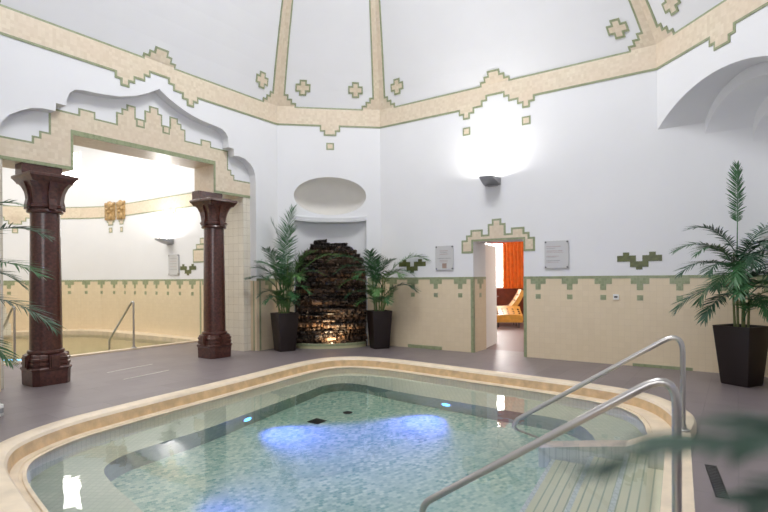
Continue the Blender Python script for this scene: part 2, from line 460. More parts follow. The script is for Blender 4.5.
# ---- wall_right (door wall) with stepped head under the squinch
UK = 6.86
D0, D1, DT = 2.10, 3.06, 2.07; DD = .56
mb = MB()
dpoly = [(0, 0), (D0, 0), (D0, DT), (D1, DT), (D1, 0), (UK, 0), (UK, 3.258), (6.34, 3.258), (6.34, 3.465), (5.77, 3.465), (5.77, 3.63), (WD.L, 3.63), (WD.L, ZT), (0, ZT)]
mb.tess(dpoly, (), lambda u, v: WD.p(u, v))
for a, b in (((D0, 0), (D0, DT)), ((D0, DT), (D1, DT)), ((D1, DT), (D1, 0))):
    mb.quad(WD.p(*a), WD.p(*b), WD.p(*b, -DD), WD.p(*a, -DD))
o = mb.build('wall_right', WHITE); struct(o)
K = WD.A + WD.d * UK
WE = Wall(K, P4)
mb = MB()
Lk = WE.L
mb.tess([(0, 0), (Lk, 0), (Lk, 3.63), (Lk - .61, 3.63), (Lk - .61, 3.465), (Lk - 1.18, 3.465), (Lk - 1.18, 3.258), (0, 3.258)], (), lambda u, v: WE.p(u, v))
o = mb.build('wall_corner', WHITE); struct(o)
# squinch
def arch(frac, zs, rise, n=24):
    a = WD.A + WD.d * (WD.L + (UK - WD.L) * frac); b = P4 + (K - P4) * frac
    ch = (b - a).length / 2
    rise = min(rise, ch * .999)
    R = (ch*ch + rise*rise) / (2*rise)
    out = []
    for i in range(n + 1):
        s = -1 + 2*i/n
        q = a + (b - a) * (i/n)
        out.append(Vector((q.x, q.y, zs + sqrt(max(0, R*R - (s*ch)**2)) - (R - rise))))
    return out
f2 = (5.77 - WD.L) / (UK - WD.L); f3 = (6.34 - WD.L) / (UK - WD.L)
mb = MB()
a1 = arch(0, 3.63, .45)
for i in range(24):
    p, q = a1[i], a1[i+1]
    mb.quad(p, q, Vector((q.x, q.y, ZT)), Vector((p.x, p.y, ZT)))
a1b = arch(f2, 3.63, .50); a2 = arch(f2, 3.465, .50); a2b = arch(f3, 3.465, .37); a3 = arch(f3, 3.258, .38); a3b = arch(.93, 3.258, .12)
for x, y in ((a1, a1b), (a1b, a2), (a2, a2b), (a2b, a3), (a3, a3b)):
    mb.rings([y, x], 0, closed=False)
mb.add(a3b, [tuple(range(25))])
o = mb.build('wall_squinch', WHITE); struct(o); autosmooth(o, 35)
for nm, w in (('wall_side', WB1), ('wall_back', WB2), ('wall_rear', WB3)):
    mb = MB(); mb.quad(w.p(0, 0), w.p(w.L, 0), w.p(w.L, ZT), w.p(0, ZT)); struct(mb.build(nm, WHITE))

# ---- dado panels
def tee(mb, fn, c, zt=ZDADO - .03, off=.009):
    rectpoly(mb, fn, [(c-.045, zt-.185), (c+.045, zt-.185), (c+.045, zt-.09), (c+.13, zt-.09), (c+.13, zt), (c-.13, zt), (c-.13, zt-.09), (c-.045, zt-.09)], off, 0)
    rectpoly(mb, fn, rect(c-.043, c+.043, zt-.345, zt-.265), off, 0)
def dado(mb, fn, u0, u1, strips=(), tees=()):
    rectpoly(mb, fn, rect(u0, u1, 0, ZDADO - .03), .005, 1)
    rectpoly(mb, fn, rect(u0, u1, ZDADO - .032, ZDADO + .012), .010, 0)
    for a, b in strips: rectpoly(mb, fn, rect(a, b, 0, ZDADO - .03), .008, 0)
    for c in tees: tee(mb, fn, c)
mb = MB()
dado(mb, WD.p, 0, D0, [(2.045, D0)], (.265, .78, 1.305, 1.83))
dado(mb, WD.p, D1, UK, [(D1, D1 + .05)], (3.315, 3.845, 4.37, 4.905, 5.44, 5.97, 6.5))
rectpoly(mb, WD.p, rect(.66, 1.43, 0, .065), .016, 0)
rectpoly(mb, WD.p, rect(4.795, 5.60, 0, .045), .016, 0)
# jambs of the door
fj0 = lambda d, v, o=0: WD.p(D0 + o, v, -d)
fj1 = lambda d, v, o=0: WD.p(D1 - o, v, -d)
for f in (fj0, fj1):
    dado(mb, f, .0, DD, [(0, .04)], (.30,))
o = mb.build('trim_7', [GREEN, TAN]); struct(o)
mb = MB(); dado(mb, WE.p, 0, Lk, (), (.3, .82, 1.34)); struct(mb.build('trim_8', [GREEN, TAN]))
mb = MB()
dado(mb, WL.p, 4.58, WL.L, [(4.645, 4.685)], (4.93,))
fr = lambda d, v, o=0: WL.p(4.58 - o, v, -d)
rectpoly(mb, fr, rect(0, RD, 0, ZDADO - .03), .004, 1); rectpoly(mb, fr, rect(.06, .09, 0, ZDADO - .03), .006, 0)
dado(mb, WL.p, 0, .37, (), (.2,))
dado(mb, WN.p, 0, N0 - .015, (), (.17,)); dado(mb, WN.p, N1 + .015, WN.L, (), (1.97,))
o = mb.build('trim_9', [GREEN, TAN]); struct(o)
# stepped surround over the doorway
c = 2.565
half = [(.70, 2.10), (.605, 2.10), (.605, 2.19), (.515, 2.19), (.515, 2.285), (.27, 2.285), (.27, 2.187), (.17, 2.187), (.17, 2.375), (.09, 2.375), (.09, 2.462)]
poly = [(c - .70, 1.855), (D0, 1.855), (D0, DT), (D1, DT), (D1, 1.855), (c + .70, 1.855)] + [(c + u, v) for u, v in half] + [(c - u, v) for u, v in reversed(half)]
mb = MB(); framed(mb, WD.p, poly, .035, .008); struct(mb.build('trim_10', [GREEN, BAND]))
# olive motifs on the white wall
mb = MB()
for c in (4.895, .765):
    f = WD.p
    for s in (-1, 1):
        a, b = sorted((c + s*.045, c + s*.315)); rectpoly(mb, f, rect(a, b, 1.632, 1.725), .006, 0)
        a, b = sorted((c + s*.14, c + s*.23)); rectpoly(mb, f, rect(a, b, 1.725, 1.775), .006, 0)
    rectpoly(mb, f, rect(c - .13, c + .13, 1.545, 1.634), .007, 0)
    rectpoly(mb, f, rect(c - .045, c + .045, 1.505, 1.546), .006, 0)
o = mb.build('trim_11', [OLIVE]); struct(o)

# ------------------------------------------------------------------ the pool
ED = V2((.5, .866)); WDR = V2((-.866, .5))
def EW(e, w, z=0):
    q = ED * e + WDR * w; return Vector((q.x, q.y, z))
def catmull(pts, n=6):
    P = [pts[0]*2 - pts[1]] + pts + [pts[-1]*2 - pts[-2]]; out = []
    for i in range(1, len(P) - 2):
        for j in range(n):
            t = j / n; a, b, c_, d = P[i-1], P[i], P[i+1], P[i+2]
            out.append(.5 * (2*b + (c_-a)*t + (2*a - 5*b + 4*c_ - d)*t*t + (3*b - 3*c_ + d - a)*t**3))
    return out + [P[-2]]
A0 = EW(5.0, -.07).xy; S1 = EW(2.7, -.07).xy
Op = [A0] + [V2(p) for p in ((2.76, 4.62), (2.88, 4.97), (2.93, 5.32), (2.88, 5.68), (2.69, 6.0), (2.37, 6.34), (1.91, 6.74), (1.34, 7.22), (.83, 7.66), (.28, 8.12), (-.16, 8.40), (-.55, 8.51), (-.93, 8.41), (-1.22, 8.12), (-1.5, 7.66), (-1.88, 6.93), (-2.24, 6.25), (-2.58, 5.63), (-2.85, 5.1), (-3.0, 4.75), (-3.07, 4.35), (-3.03, 3.98), (-2.8, 3.58), (-2.35, 3.1), (-1.75, 2.52), (-1.2, 2.06), (-.6, 1.7), (0, 1.52), (.5, 1.55), (.95, 1.78), (1.2, 2.1))] + [S1]
O = catmull(Op, 6)
nO = len(O)
def offc(d):
    out = []
    for i, p in enumerate(O):
        t = (O[min(i+1, nO-1)] - O[max(i-1, 0)]).normalized()
        if i == 0: t = ED
        if i == nO - 1: t = ED
        n = V2((-t.y, t.x))
        dd = d(i / (nO-1)) if callable(d) else d
        out.append(p + n * dd)
    return out
def oo(d): return lambda f: d * min(1, f/.05, (1 - f)/.05)
def ledge(f):
    b = .24
    if f < .22: b += .14 * (1 - f/.22) ** .7 * min(1, (f + .03) / .06)
    return b
def at(c, z): return [Vector((p.x, p.y, z)) for p in c]
Wc = offc(ledge)
prof_c = [(at(offc(oo(-.07)), 0), 0), (at(offc(oo(-.07)), .065), 0), (at(offc(oo(-.058)), .088), 0), (at(offc(oo(-.035)), .10), 0), (at(offc(.075), .10), 0), (at(offc(.108), .090), 0), (at(offc(.125), .066), 0)]
pool = thing('swimming_pool', 'large rounded indoor pool with cream stone coping sunk in the grey floor', 'pool', (0, 0, 0))
mb = MB()
mb.rings([p for p, _ in prof_c], 0, closed=False)
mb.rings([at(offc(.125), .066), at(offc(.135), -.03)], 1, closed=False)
mb.rings([at(offc(.135), -.03), at(offc(lambda f: ledge(f) - .05), -.032), at(offc(lambda f: ledge(f) - .045), -.045), at(offc(lambda f: ledge(f) - .03), -.045), at(offc(lambda f: ledge(f) - .025), -.034), at(Wc, -.036), at(Wc, -.1)], 0, closed=False)
# end caps of the kerb
for i in (0, nO - 1):
    q = [p[i] for p, _ in prof_c] + [Vector((*offc(.135)[i], -.03)), Vector((*offc(.135)[i], -.2)), Vector((*offc(0)[i], -.2))]
    mb.add(q, [tuple(range(len(q)))], 1)
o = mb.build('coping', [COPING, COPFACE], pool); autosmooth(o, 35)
# flat threshold beside the steps
mb = MB(); w0, w1 = -.07, .11
e0, e1 = 2.7, 5.0
v = [EW(e0, w0, .004), EW(e1, w0, .004), EW(e1, w1, .004), EW(e0, w1, .004)]
mb.quad(*v); mb.quad(v[3], v[2], v[2] - Vector((0, 0, .3)), v[3] - Vector((0, 0, .3)))
mb.build('threshold', COPING, pool)
# basin: wall to the bench, bench, riser, floor
Wz = [p for p in Wc]
Bp = [V2(p) for p in ((2.05, 5.06), (2.05, 5.38), (1.88, 5.66), (1.5, 5.93), (1.07, 6.27), (.62, 6.62), (.2, 6.95), (-.12, 7.24), (-.36, 7.44), (-.63, 7.52), (-.87, 7.38), (-1.08, 6.97), (-1.49, 6.15), (-1.7, 5.72), (-1.91, 5.32), (-2.2, 4.88), (-2.36, 4.58), (-2.36, 4.30), (-2.15, 4.02), (-1.75, 3.62), (-1.35, 3.22), (-.9, 2.82), (-.5, 2.52), (-.1, 2.36), (.35, 2.36), (.62, 2.55))]
b0 = EW(4.92, .6).xy; b1 = EW(2.8, .6).xy
Bl = [b0] + catmull(Bp, 5) + [b1]
Wl_ = Wc
ZS, ZF = -.45, -.90
mb = MB()
mb.rings([at(Wl_, ZS), at(Wl_, -.036)], 0, closed=False)
mb.quad(EW(2.7, .11, ZF), EW(5.0, .11, ZF), EW(5.0, .11, 0), EW(2.7, .11, 0), 1)
mb.build('basin_wall', [WALLM, BENCHM], pool)
mb = MB()
mb.tess([(p.x, p.y) for p in Wl_], [[(p.x, p.y) for p in Bl]], lambda x, y: Vector((x, y, ZS)))
o = mb.build('bench', BENCHM, pool)
mb = MB()
mb.rings([at(Bl + [b0], ZF), at(Bl + [b0], ZS)], 0, closed=False)
mb.build('bench_riser', RISERM, pool)
mb = MB(); mb.tess([(p.x, p.y) for p in Bl], (), lambda x, y: Vector((x, y, ZF)))
mb.build('basin_floor', POOLFLOOR, pool)
for k, (wa, wb, z) in enumerate(((.11, .41, -.20), (.41, .695, -.43), (.695, 1.02, -.66))):
    mb = MB()
    c4 = lambda w, z: [EW(2.86, w, z), EW(4.80, w, z)]
    a, b = c4(wa, z); d, c_ = c4(wb, z)
    L_ = 1.94
    mb.quad(a, b, c_, d, 0, [(0, wa), (L_, wa), (L_, wb), (0, wb)])
    n0, n1 = [p + Vector((0, 0, .003)) for p in c4(wb - .035, z)]; n2, n3 = [p + Vector((0, 0, .003)) for p in (c_, d)]
    mb.quad(n0, n1, n2, n3, 1)
    e_, f_ = c4(wb, ZF)
    mb.quad(d, c_, f_, e_, 0, [(0, 0), (L_, 0), (L_, .2), (0, .2)])
    mb.build('step', [STEPM, NOSEM], pool)
def cheek(ea, eb):
    mb = MB()
    pr = [(-.07, .10), (.06, .10), (.12, .088), (.55, -.12), (1.10, -.41), (1.13, -.43), (1.14, -.46), (1.14, ZF), (-.07, ZF)]
    A_ = [EW(ea, w, z) for w, z in pr]; B_ = [EW(eb, w, z) for w, z in pr]
    n = len(pr)
    for i in range(n):
        j = (i+1) % n
        mb.quad(A_[i], A_[j], B_[j], B_[i], 0)
    mb.add(A_, [tuple(range(n))], 1); mb.add(list(reversed(B_)), [tuple(range(n))], 1)
    o = mb.build('cheek_wall', [COPING, BENCHM], pool); weld(o)
cheek(4.80, 5.0); cheek(2.66, 2.86)
# drains in the basin floor
mb = MB(); M_ = Matrix.Translation((-.81, 6.09, ZF)) @ Matrix.Rotation(radians(55), 4, 'Z')
mb.box(-.085, .085, -.085, .085, 0, .012, 0, M_)
mb.build('floor_drain', DARKSTEEL, pool)
mb = MB(); mb.rings([[Vector((-.47 + .06*cos(2*pi*i/16), 6.43 + .06*sin(2*pi*i/16), ZF + z)) for i in range(16)] for z in (0, .012)], 0, cap1=True)
mb.build('floor_drain', DARKSTEEL, pool)
# blue pool lamps in the bench riser
def pool_lamp(p, direc, energy):
    d = Vector(direc).normalized(); q = Vector(p)
    side = d.cross(Vector((0, 0, 1))).normalized(); up = side.cross(d)
    mb = MB()
    n = 20
    def rg(r, off): return [q + d*off + (side*cos(2*pi*i/n) + up*sin(2*pi*i/n))*r for i in range(n)]
    mb.rings([rg(.085, -.02), rg(.085, .012), rg(.06, .018), rg(.058, .010)], 0)
    o = mb.build('pool_light_ring', STEEL, pool); autosmooth(o)
    mb = MB(); mb.rings([rg(.058, .010), rg(.03, .022)], 0, cap1=True)
    o2 = mb.build('pool_light_lens', LENS, o); o2['label'] = 'glowing blue lens'
    li = bpy.data.lights.new('pool_spot', 'SPOT'); li.energy = energy; li.color = (.10, .13, 1.0)
    li.spot_size = radians(80); li.spot_blend = 1.0; li.shadow_soft_size = .05
    lo = bpy.data.objects.new('pool_spot', li); col.objects.link(lo)
    lo.location = q + d * .05
    aim = (d + Vector((0, 0, -.13))).normalized()
    lo.rotation_euler = aim.to_track_quat('-Z', 'Y').to_euler()
pool_lamp((-1.60, 5.93, -.66), (.88, -.48, 0), 250)
pool_lamp((.78, 6.50, -.66), (-.60, -.80, 0), 250)
pool_lamp((-1.60, 3.47, -.66), (.62, .78, 0), 60)
# water
wat = MB(); wat.tess([(p.x, p.y) for p in Wc], (), lambda x, y: Vector((x, y, -.05)))
o = wat.build('pool_water', WATER); tag(o, 'clear turquoise water filling the large pool', 'water', kind='stuff')

# ------------------------------------------------------------------ floor (with pool openings)
def Lp(u, n, z=0):          # left-wall frame, n metres behind the left wall
    q = PL + DL * u + V2((-DL.y, DL.x)) * n
    return Vector((q.x, q.y, z))
def Dp(u, n, z=0):
    q = P2 + WD.d * u - WD.n * n
    return Vector((q.x, q.y, z))
HP = 2.27
floor_outer = [Lp(-.6, HP).xy, Lp(-.6, -.8).xy, BL, BR, P4, K, Dp(UK, .0).xy, Dp(D1, 0).xy, Dp(D1, DD).xy, Dp(D0, DD).xy, Dp(D0, 0).xy, P2 + V2((.0, 0)), P2 + V2((-.1, .65)), P1 + V2((.1, .65)), P1, Lp(5.25, .3).xy, Lp(5.25, HP).xy]
mb = MB()
hole = offc(oo(-.03))
mb.tess([(p.x, p.y) for p in floor_outer], [[(p.x, p.y) for p in hole]], lambda x, y: Vector((x, y, 0)))
o = mb.build('floor', FLOOR); struct(o)

# ------------------------------------------------------------------ columns
KC = .80
def oct_ring(h, z, ch=.28):
    a = h * (1 - ch)
    h *= KC; a *= KC
    return [Vector((x, y, z)) for x, y in ((h, -a), (h, a), (a, h), (-a, h), (-h, a), (-h, -a), (-a, -h), (a, -h))]
def circ(r, z, n=32): return [Vector((r*cos(2*pi*i/n), r*sin(2*pi*i/n), z)) for i in range(n)]
def column(u, n, label):
    t = thing('stone_column', label, 'column', Lp(u, n), WL.rot, 'granite columns of the arcade', 'thing')
    mb = MB()
    pr = [(.285, 0), (.29, .015), (.295, .19), (.31, .205), (.315, .225), (.30, .24), (.285, .245), (.285, .26), (.297, .275), (.297, .30), (.282, .31), (.282, .325), (.295, .335), (.295, .36), (.28, .37), (.27, .40), (.245, .415)]
    mb.rings([oct_ring(h, z) for h, z in pr], 0, cap0=True, cap1=True)
    o = mb.build('base', GRANITE, t); autosmooth(o, 25)
    for k in range(4):
        mb = MB(); M_ = Matrix.Rotation(pi/2*k, 4, 'Z')
        mb.box(-.065, .065, -.262, -.20, .23, .41, 0, M_)
        mb.box(-.045, .045, -.274, -.25, .25, .39, 0, M_)
        mb.build('clasp', GRANITE, o)
    mb = MB()
    mb.rings([circ(r*.86, z) for r, z in ((.235, .41), (.252, .42), (.258, .44), (.25, .46), (.228, .468))], 0, cap1=True)
    mb.rings([circ(r*.86, z) for r, z in ((.225, .46), (.223, .8), (.218, 1.3), (.210, 1.8), (.204, 2.36))], 0)
    o = mb.build('shaft', GRANITE, t); autosmooth(o, 40)
    mb = MB()
    mb.rings([circ(r*.86, z) for r, z in ((.20, 2.31), (.245, 2.32), (.255, 2.34), (.245, 2.36), (.215, 2.37))], 0)
    pr = [(.215, 2.35, .5), (.225, 2.38, .5), (.258, 2.39, .45), (.263, 2.42, .45), (.235, 2.43, .45), (.24, 2.52, .4), (.255, 2.60, .35), (.285, 2.67, .3), (.325, 2.72, .25)]
    mb.rings([oct_ring(h, z, c_) for h, z, c_ in pr], 0, cap1=True)
    o = mb.build('capital', GRANITE, t); autosmooth(o, 30)
    for k in range(4):
        mb = MB(); M_ = Matrix.Rotation(pi/2*k, 4, 'Z')
        sec = [(-.18, 2.35, .042), (-.24, 2.36, .046), (-.24, 2.42, .046), (-.222, 2.50, .046), (-.235, 2.60, .048), (-.265, 2.68, .052), (-.28, 2.72, .055)]
        rgs = []
        for y, z, hw in sec: rgs.append([M_ @ Vector((x, yy, z)) for x, yy in ((-hw, y), (hw, y), (hw, -.10), (-hw, -.10))])
        mb.rings(rgs, 0, cap0=True, cap1=True)
        mb.build('bracket', GRANITE, o)
    mb = MB()
    mb.rings([[Vector((sx*h*.78, sy*h*.78, z)) for sx, sy in ((1, -1), (1, 1), (-1, 1), (-1, -1))] for h, z in ((.32, 2.715), (.325, 2.73), (.365, 2.78), (.38, 2.79), (.38, 2.82), (.365, 2.83))], 0, cap0=True, cap1=True)
    mb.box(-.25, .25, .075, .285, 2.825, 2.988)
    mb.box(-.235, .235, -.20, .285, 2.825, 2.855)
    mb.build('abacus', GRANITE, t)
column(.93, .10, 'polished red-brown granite column nearest the left edge, behind the palm leaves')
column(3.68, .10, 'polished red-brown granite column farther off, left of the rock waterfall')

# ------------------------------------------------------------------ side hall behind the arcade
hp = [(5.25, SB), (5.25, 3.0), (5.25, 6.3), (5.12, 7.0), (4.85, 7.6), (4.5, 8.12), (4.0, 8.55), (3.4, 8.88), (2.7, 9.03), (2.0, 9.0), (1.3, 8.75), (.7, 8.35), (.2, 7.8), (-.15, 7.1), (-.6, 6.3), (-.6, SB)]
hpw = [Lp(*q).xy for q in hp]
cum = [0]
for a, b in zip(hpw[:-1], hpw[1:]): cum.append(cum[-1] + (b - a).length)
def hallp(s, z, off=0):
    i = 0
    while i < len(cum) - 2 and s > cum[i+1]: i += 1
    a, b = hpw[i], hpw[i+1]; t = (s - cum[i]) / (cum[i+1] - cum[i])
    d = (b - a).normalized(); n = V2((-d.y, d.x))
    q = a + (b - a) * t + n * off
    return Vector((q.x, q.y, z))
HZ = 5.6
mb = MB()
mb.rings([[Vector((q.x, q.y, z)) for q in hpw] for z in (HZ, 3.9, 0)], 0, closed=False)
o = mb.build('wall_hall', WHITE); struct(o); autosmooth(o, 40)
mb = MB(); mb.add([Vector((q.x, q.y, HZ)) for q in hpw], [tuple(range(len(hpw)))]); struct(mb.build('ceiling_hall', WHITE))
mb = MB()
def hallrect(s0, s1, z0, z1, off, mat):
    ss = [s0] + [c_ for c_ in cum if s0 + 1e-4 < c_ < s1 - 1e-4] + [s1]
    for a, b in zip(ss[:-1], ss[1:]):
        q = [(a + 1e-5, z0), (b - 1e-5, z0), (b - 1e-5, z1), (a + 1e-5, z1)]
        mb.quad(*[hallp(s, z, off) for s, z in q], mat, q)
hallrect(.0, cum[-1], 0, 1.37, .005, 1)
hallrect(.0, cum[-1], 1.368, 1.412, .010, 0)
hallrect(1.92, 1.97, 0, 1.37, .010, 0)
s_ = .25
while s_ < cum[-1] - 3:
    hallrect(s_ - .13, s_ + .13, 1.28, 1.37, .009, 0); hallrect(s_ - .045, s_ + .045, 1.185, 1.28, .009, 0); hallrect(s_ - .045, s_ + .045, 1.02, 1.105, .009, 0)
    s_ += .50
hallrect(0, cum[-1], 3.14, 3.48, .008, 0); hallrect(0, cum[-1], 3.165, 3.455, .010, 2)
for c_ in (3.15, 5.40, 5.87, 8.6):
    for a, z0 in ((.26, 3.05), (.16, 2.96)) if c_ not in (5.40, 5.87) else ((.15, 3.0), (.10, 2.92)):
        hallrect(c_ - a, c_ + a, z0, 3.165, .009, 0); hallrect(c_ - a + .025, c_ + a - .025, z0 + .025, 3.19, .011, 2)
    hallrect(c_ - .07, c_ + .07, 2.72, 2.86, .009, 0); hallrect(c_ - .045, c_ + .045, 2.745, 2.835, .011, 2)
# olive motif and pale door surround in the hall
c_ = 2.42
for s in (-1, 1):
    a, b = sorted((c_ + s*.045, c_ + s*.315)); hallrect(a, b, 1.632, 1.725, .008, 3)
    a, b = sorted((c_ + s*.14, c_ + s*.23)); hallrect(a, b, 1.725, 1.775, .008, 3)
hallrect(c_ - .13, c_ + .13, 1.545, 1.634, .008, 3); hallrect(c_ - .045, c_ + .045, 1.505, 1.546, .008, 3)
for a, b, z0, z1 in ((1.0, 2.22, 1.80, 2.12), (1.0, 2.10, 2.10, 2.24), (1.0, 1.95, 2.22, 2.38)):
    hallrect(a, b, z0, z1, .009, 0); hallrect(a, b - .03, z0 + .03, z1 - .03, .011, 2)
o = mb.build('trim_12', [GREEN, TAN, BAND, OLIVE]); struct(o)
mb = MB()
def hw_(s, z, off): return hallp(s, z, off)
hs0, hs1, hz0, hz1 = 6.98, 7.52, 4.1, 5.0
def hquad(a, b, z0, z1, off, mat): mb.quad(hallp(a, z0, off), hallp(b, z0, off), hallp(b, z1, off), hallp(a, z1, off), mat)
hquad(hs0, hs1, hz0, hz1, .01, 1)
for a, b, z0, z1 in ((hs0 - .06, hs0, hz0 - .06, hz1 + .06), (hs1, hs1 + .06, hz0 - .06, hz1 + .06), (hs0, hs1, hz0 - .06, hz0), (hs0, hs1, hz1, hz1 + .06)):
    hquad(a, b, z0, z1, .03, 0)
struct(mb.build('window_3', [DOORWHITE, WINDOWGLOW]))
# hall pool
pin = [(5.25 - .02, HP), (4.95, HP + .5), (4.85, 5.0), (4.8, 6.2), (4.65, 6.9), (4.35, 7.4), (3.9, 7.9), (3.3, 8.25), (2.6, 8.4), (1.9, 8.3), (1.2, 7.95), (.6, 7.3), (.25, 6.4), (.1, 5), (.05, HP)]
hallpool = thing('plunge_pool', 'shallow ochre-tiled pool in the hall beyond the two columns', 'pool', Lp(2.5, 5, 0))
off0 = Vector(Lp(2.5, 5, 0))
def LH(u, n, z): return Lp(u, n, z) - off0
pin2 = catmull([V2(q) for q in pin[1:]], 4)
edge = [V2((4.95, HP + .5))]
# coping between pool and the curved wall
mb = MB()
inner = [V2((4.9, HP + .14))] + pin2[1:-1] + [V2((.05, HP + .14))]
outer = [V2(q) for q in hp]; outer = [V2((5.25, HP)), V2((5.25, 3.0))] + outer[2:-1] + [V2((-.6, HP))]
mb.tess([(q.x, q.y) for q in outer], [[(q.x, q.y) for q in inner]], lambda u, n: LH(u, n, .03), flip=True)
mb.quad(LH(5.25, HP, 0), LH(-.6, HP, 0), LH(-.6, HP, .03), LH(5.25, HP, .03))
mb.rings([[LH(q.x, q.y, z) for q in inner] for z in (.03, -.12)], 0)
mb.build('coping', COPING, hallpool)
mb = MB()
mb.rings([[LH(q.x, q.y, z) for q in inner] for z in (-.12, -.75)], 0)
mb.tess([(q.x, q.y) for q in inner], (), lambda u, n: LH(u, n, -.75))
mb.build('basin', HALLPOOL, hallpool)
mb = MB(); mb.tess([(q.x, q.y) for q in inner], (), lambda u, n: LH(u, n, -.07))
o = mb.build('plunge_water', water('ochre_pool_water', (.95, .98, .90), 3, .04)); o.location = off0
tag(o, 'greenish ochre water of the pool beyond the columns', 'water', kind='stuff')
mb = MB(); mb.box(-.9, .9, -.05, .05, 0, .03)
o = mb.build('pool_light_strip', LENS, hallpool); o.location = LH(1.9, 4.2, -.75); o['label'] = 'glowing blue light strip'

# stepped tile block at the far end of the hall pool
t = thing('stepped_fountain', 'cream tiled stepped block at the hall pool, left of the near column', 'fountain', Lp(2.35, 7.75, .03), WL.rot)
mb = MB()
for a, b, z0, z1 in ((-.55, .75, 0, .30), (-.25, .7, .30, .55), (.0, .65, .55, .72), (.2, .6, .72, .86)):
    mb.box(a, b, -.3, .3, z0, z1)
mb.build('steps', PALETILE, t)
mb = MB(); mb.tube([(-.45, -.15, .30), (-.45, -.15, .42), (-.5, -.2, .47), (-.56, -.26, .45)], .02)
mb.build('spout', STEEL, t)

def tube_obj(name, pts, r, mat, parent, seg=12):
    mb = MB(); mb.tube(pts, r, seg); o = mb.build(name, mat, parent); autosmooth(o, 50); return o
def bend(pts, rad, n=7):
    pts = [Vector(p) for p in pts]; out = [pts[0]]
    for i in range(1, len(pts) - 1):
        a, b, c_ = pts[i-1], pts[i], pts[i+1]
        r = min(rad, (b-a).length*.45, (c_-b).length*.45)
        p0 = b + (a-b).normalized()*r; p1 = b + (c_-b).normalized()*r
        for j in range(n + 1):
            s = j/n; out.append(p0*(1-s)**2 + b*2*s*(1-s) + p1*s*s)
    return out + [pts[-1]]
def handrail(name, label, foot, wdir, zfoot, pts, group, r=.0215):
    t = thing(name, label, 'handrail', foot, 0, group)
    d = Vector((wdir[0], wdir[1], 0))
    P = [d*a + Vector((0, 0, z)) for a, z in pts]
    tube_obj('rail', bend(P, .19 if r > .021 else .06), r, STEEL, t)
    mb = MB(); mb.rings([circ(q, z, 20) for q, z in ((.055, 0), (.055, .012), (.045, .02), (.03, .022), (.028, .05))], 0, cap0=True)
    o = mb.build('flange', STEEL, t); autosmooth(o, 40)
    return t
g = 'steel handrails of the large pool'
handrail('handrail', 'brushed steel pool handrail farther from the viewer, post on the coping end', EW(4.98, -.015, .10), WDR, 0,
         [(0, 0), (-.005, .845), (1.43, -.11), (1.43, -.27), (1.10, -.51)], g)
handrail('handrail', 'brushed steel pool handrail closest to the viewer, in the right foreground', EW(2.88, .02, .10), WDR, 0,
         [(0, 0), (-.005, .845), (1.38, -.11), (1.38, -.27), (1.06, -.50)], g)
nrm = V2((-DL.y, DL.x))
g = 'steel handrails of the hall pool'
handrail('handrail', 'thin steel handrail at the hall pool seen between the two columns', Lp(3.42, HP + .06, .03), nrm, 0, [(0, 0), (0, .93), (.06, .93), (.95, .10), (.95, -.3)], g, .02)
handrail('handrail', 'thin steel handrail at the hall pool partly hidden by the near column', Lp(1.35, HP + .06, .03), nrm, 0, [(0, 0), (0, .93), (.06, .93), (.95, .10), (.95, -.3)], g, .02)

# gilded relief tiles in the hall
def mask(s, label):
    p = hallp(s, 0); i = 0
    while i < len(cum) - 2 and s > cum[i+1]: i += 1
    d = (hpw[i+1] - hpw[i]).normalized()
    t = thing('relief_tile', label, 'wall relief', (p.x, p.y, 3.09), atan2(d.y, d.x), 'gilded relief tiles in the hall')
    # local y is into the room here
    mb = MB(); mb.box(-.20, .20, .012, .04, -.02, .46); mb.build('backing', GOLD, t)
    mb = MB()
    for x, z, r, h in ((-.1, .27, .06, .05), (.1, .27, .06, .05), (0, .19, .05, .08), (0, .38, .12, .05), (0, .07, .10, .05), (-.14, .40, .05, .04), (.14, .40, .05, .04)):
        mb.rings([[Vector((x + r*q*cos(2*pi*k/14), .04 + hh*h, z + r*q*sin(2*pi*k/14))) for k in range(14)] for q, hh in ((1, 0), (.9, .5), (.6, .85), (.2, 1))], 0, cap1=True)
    o = mb.build('relief', GOLD, t); autosmooth(o, 50)
mask(5.40, 'gilded carved relief tile, right-hand one of the pair on the hall band')
mask(5.87, 'gilded carved relief tile, left-hand one of the pair on the hall band')

# ------------------------------------------------------------------ wall lamps
def wall_lamp(label, loc, rot, power, side=1):
    # local x along the wall, local -y into the room
    t = thing('wall_lamp', label, 'wall lamp', loc, rot, 'grey wedge uplights')
    mb = MB(); mb.box(-.09, .09, -.03, 0, -.02, .13); mb.build('wall_plate', LAMPMETAL, t)
    mb = MB()
    # wedge: tip on the left and out in the room
    sec = [(0, .15, .0, .13), (-.10, .15, .02, .13), (-.22, .135, .06, .13), (-.34, .12, .105, .13)]
    rg = [[Vector((-hw, y, z0)), Vector((hw, y, z0)), Vector((hw, y, z1)), Vector((hw - .012, y, z1)), Vector((-hw + .012, y, z1)), Vector((-hw, y, z1))] for y, hw, z0, z1 in sec]
    mb.rings(rg, 0, cap0=True, cap1=True)
    mb.build('housing', LAMPMETAL, t)
    mb = MB(); mb.box(-.10, .10, -.30, -.05, .128, .136); mb.build('diffuser', LAMPGLOW, t)
    li = bpy.data.lights.new('uplight', 'AREA'); li.shape = 'RECTANGLE'; li.size = .2; li.size_y = .22; li.energy = power; li.color = (1, .97, .92)
    lo = bpy.data.objects.new('uplight', li); col.objects.link(lo)
    lo.matrix_world = Matrix.Translation(loc) @ Matrix.Rotation(rot, 4, 'Z') @ Matrix.Translation((0, -.19, .15)) @ Matrix.Rotation(pi, 4, 'X')
wall_lamp('grey metal wedge uplight above the doorway to the orange room', WD.p(2.50, 3.07), WD.rot, 24)
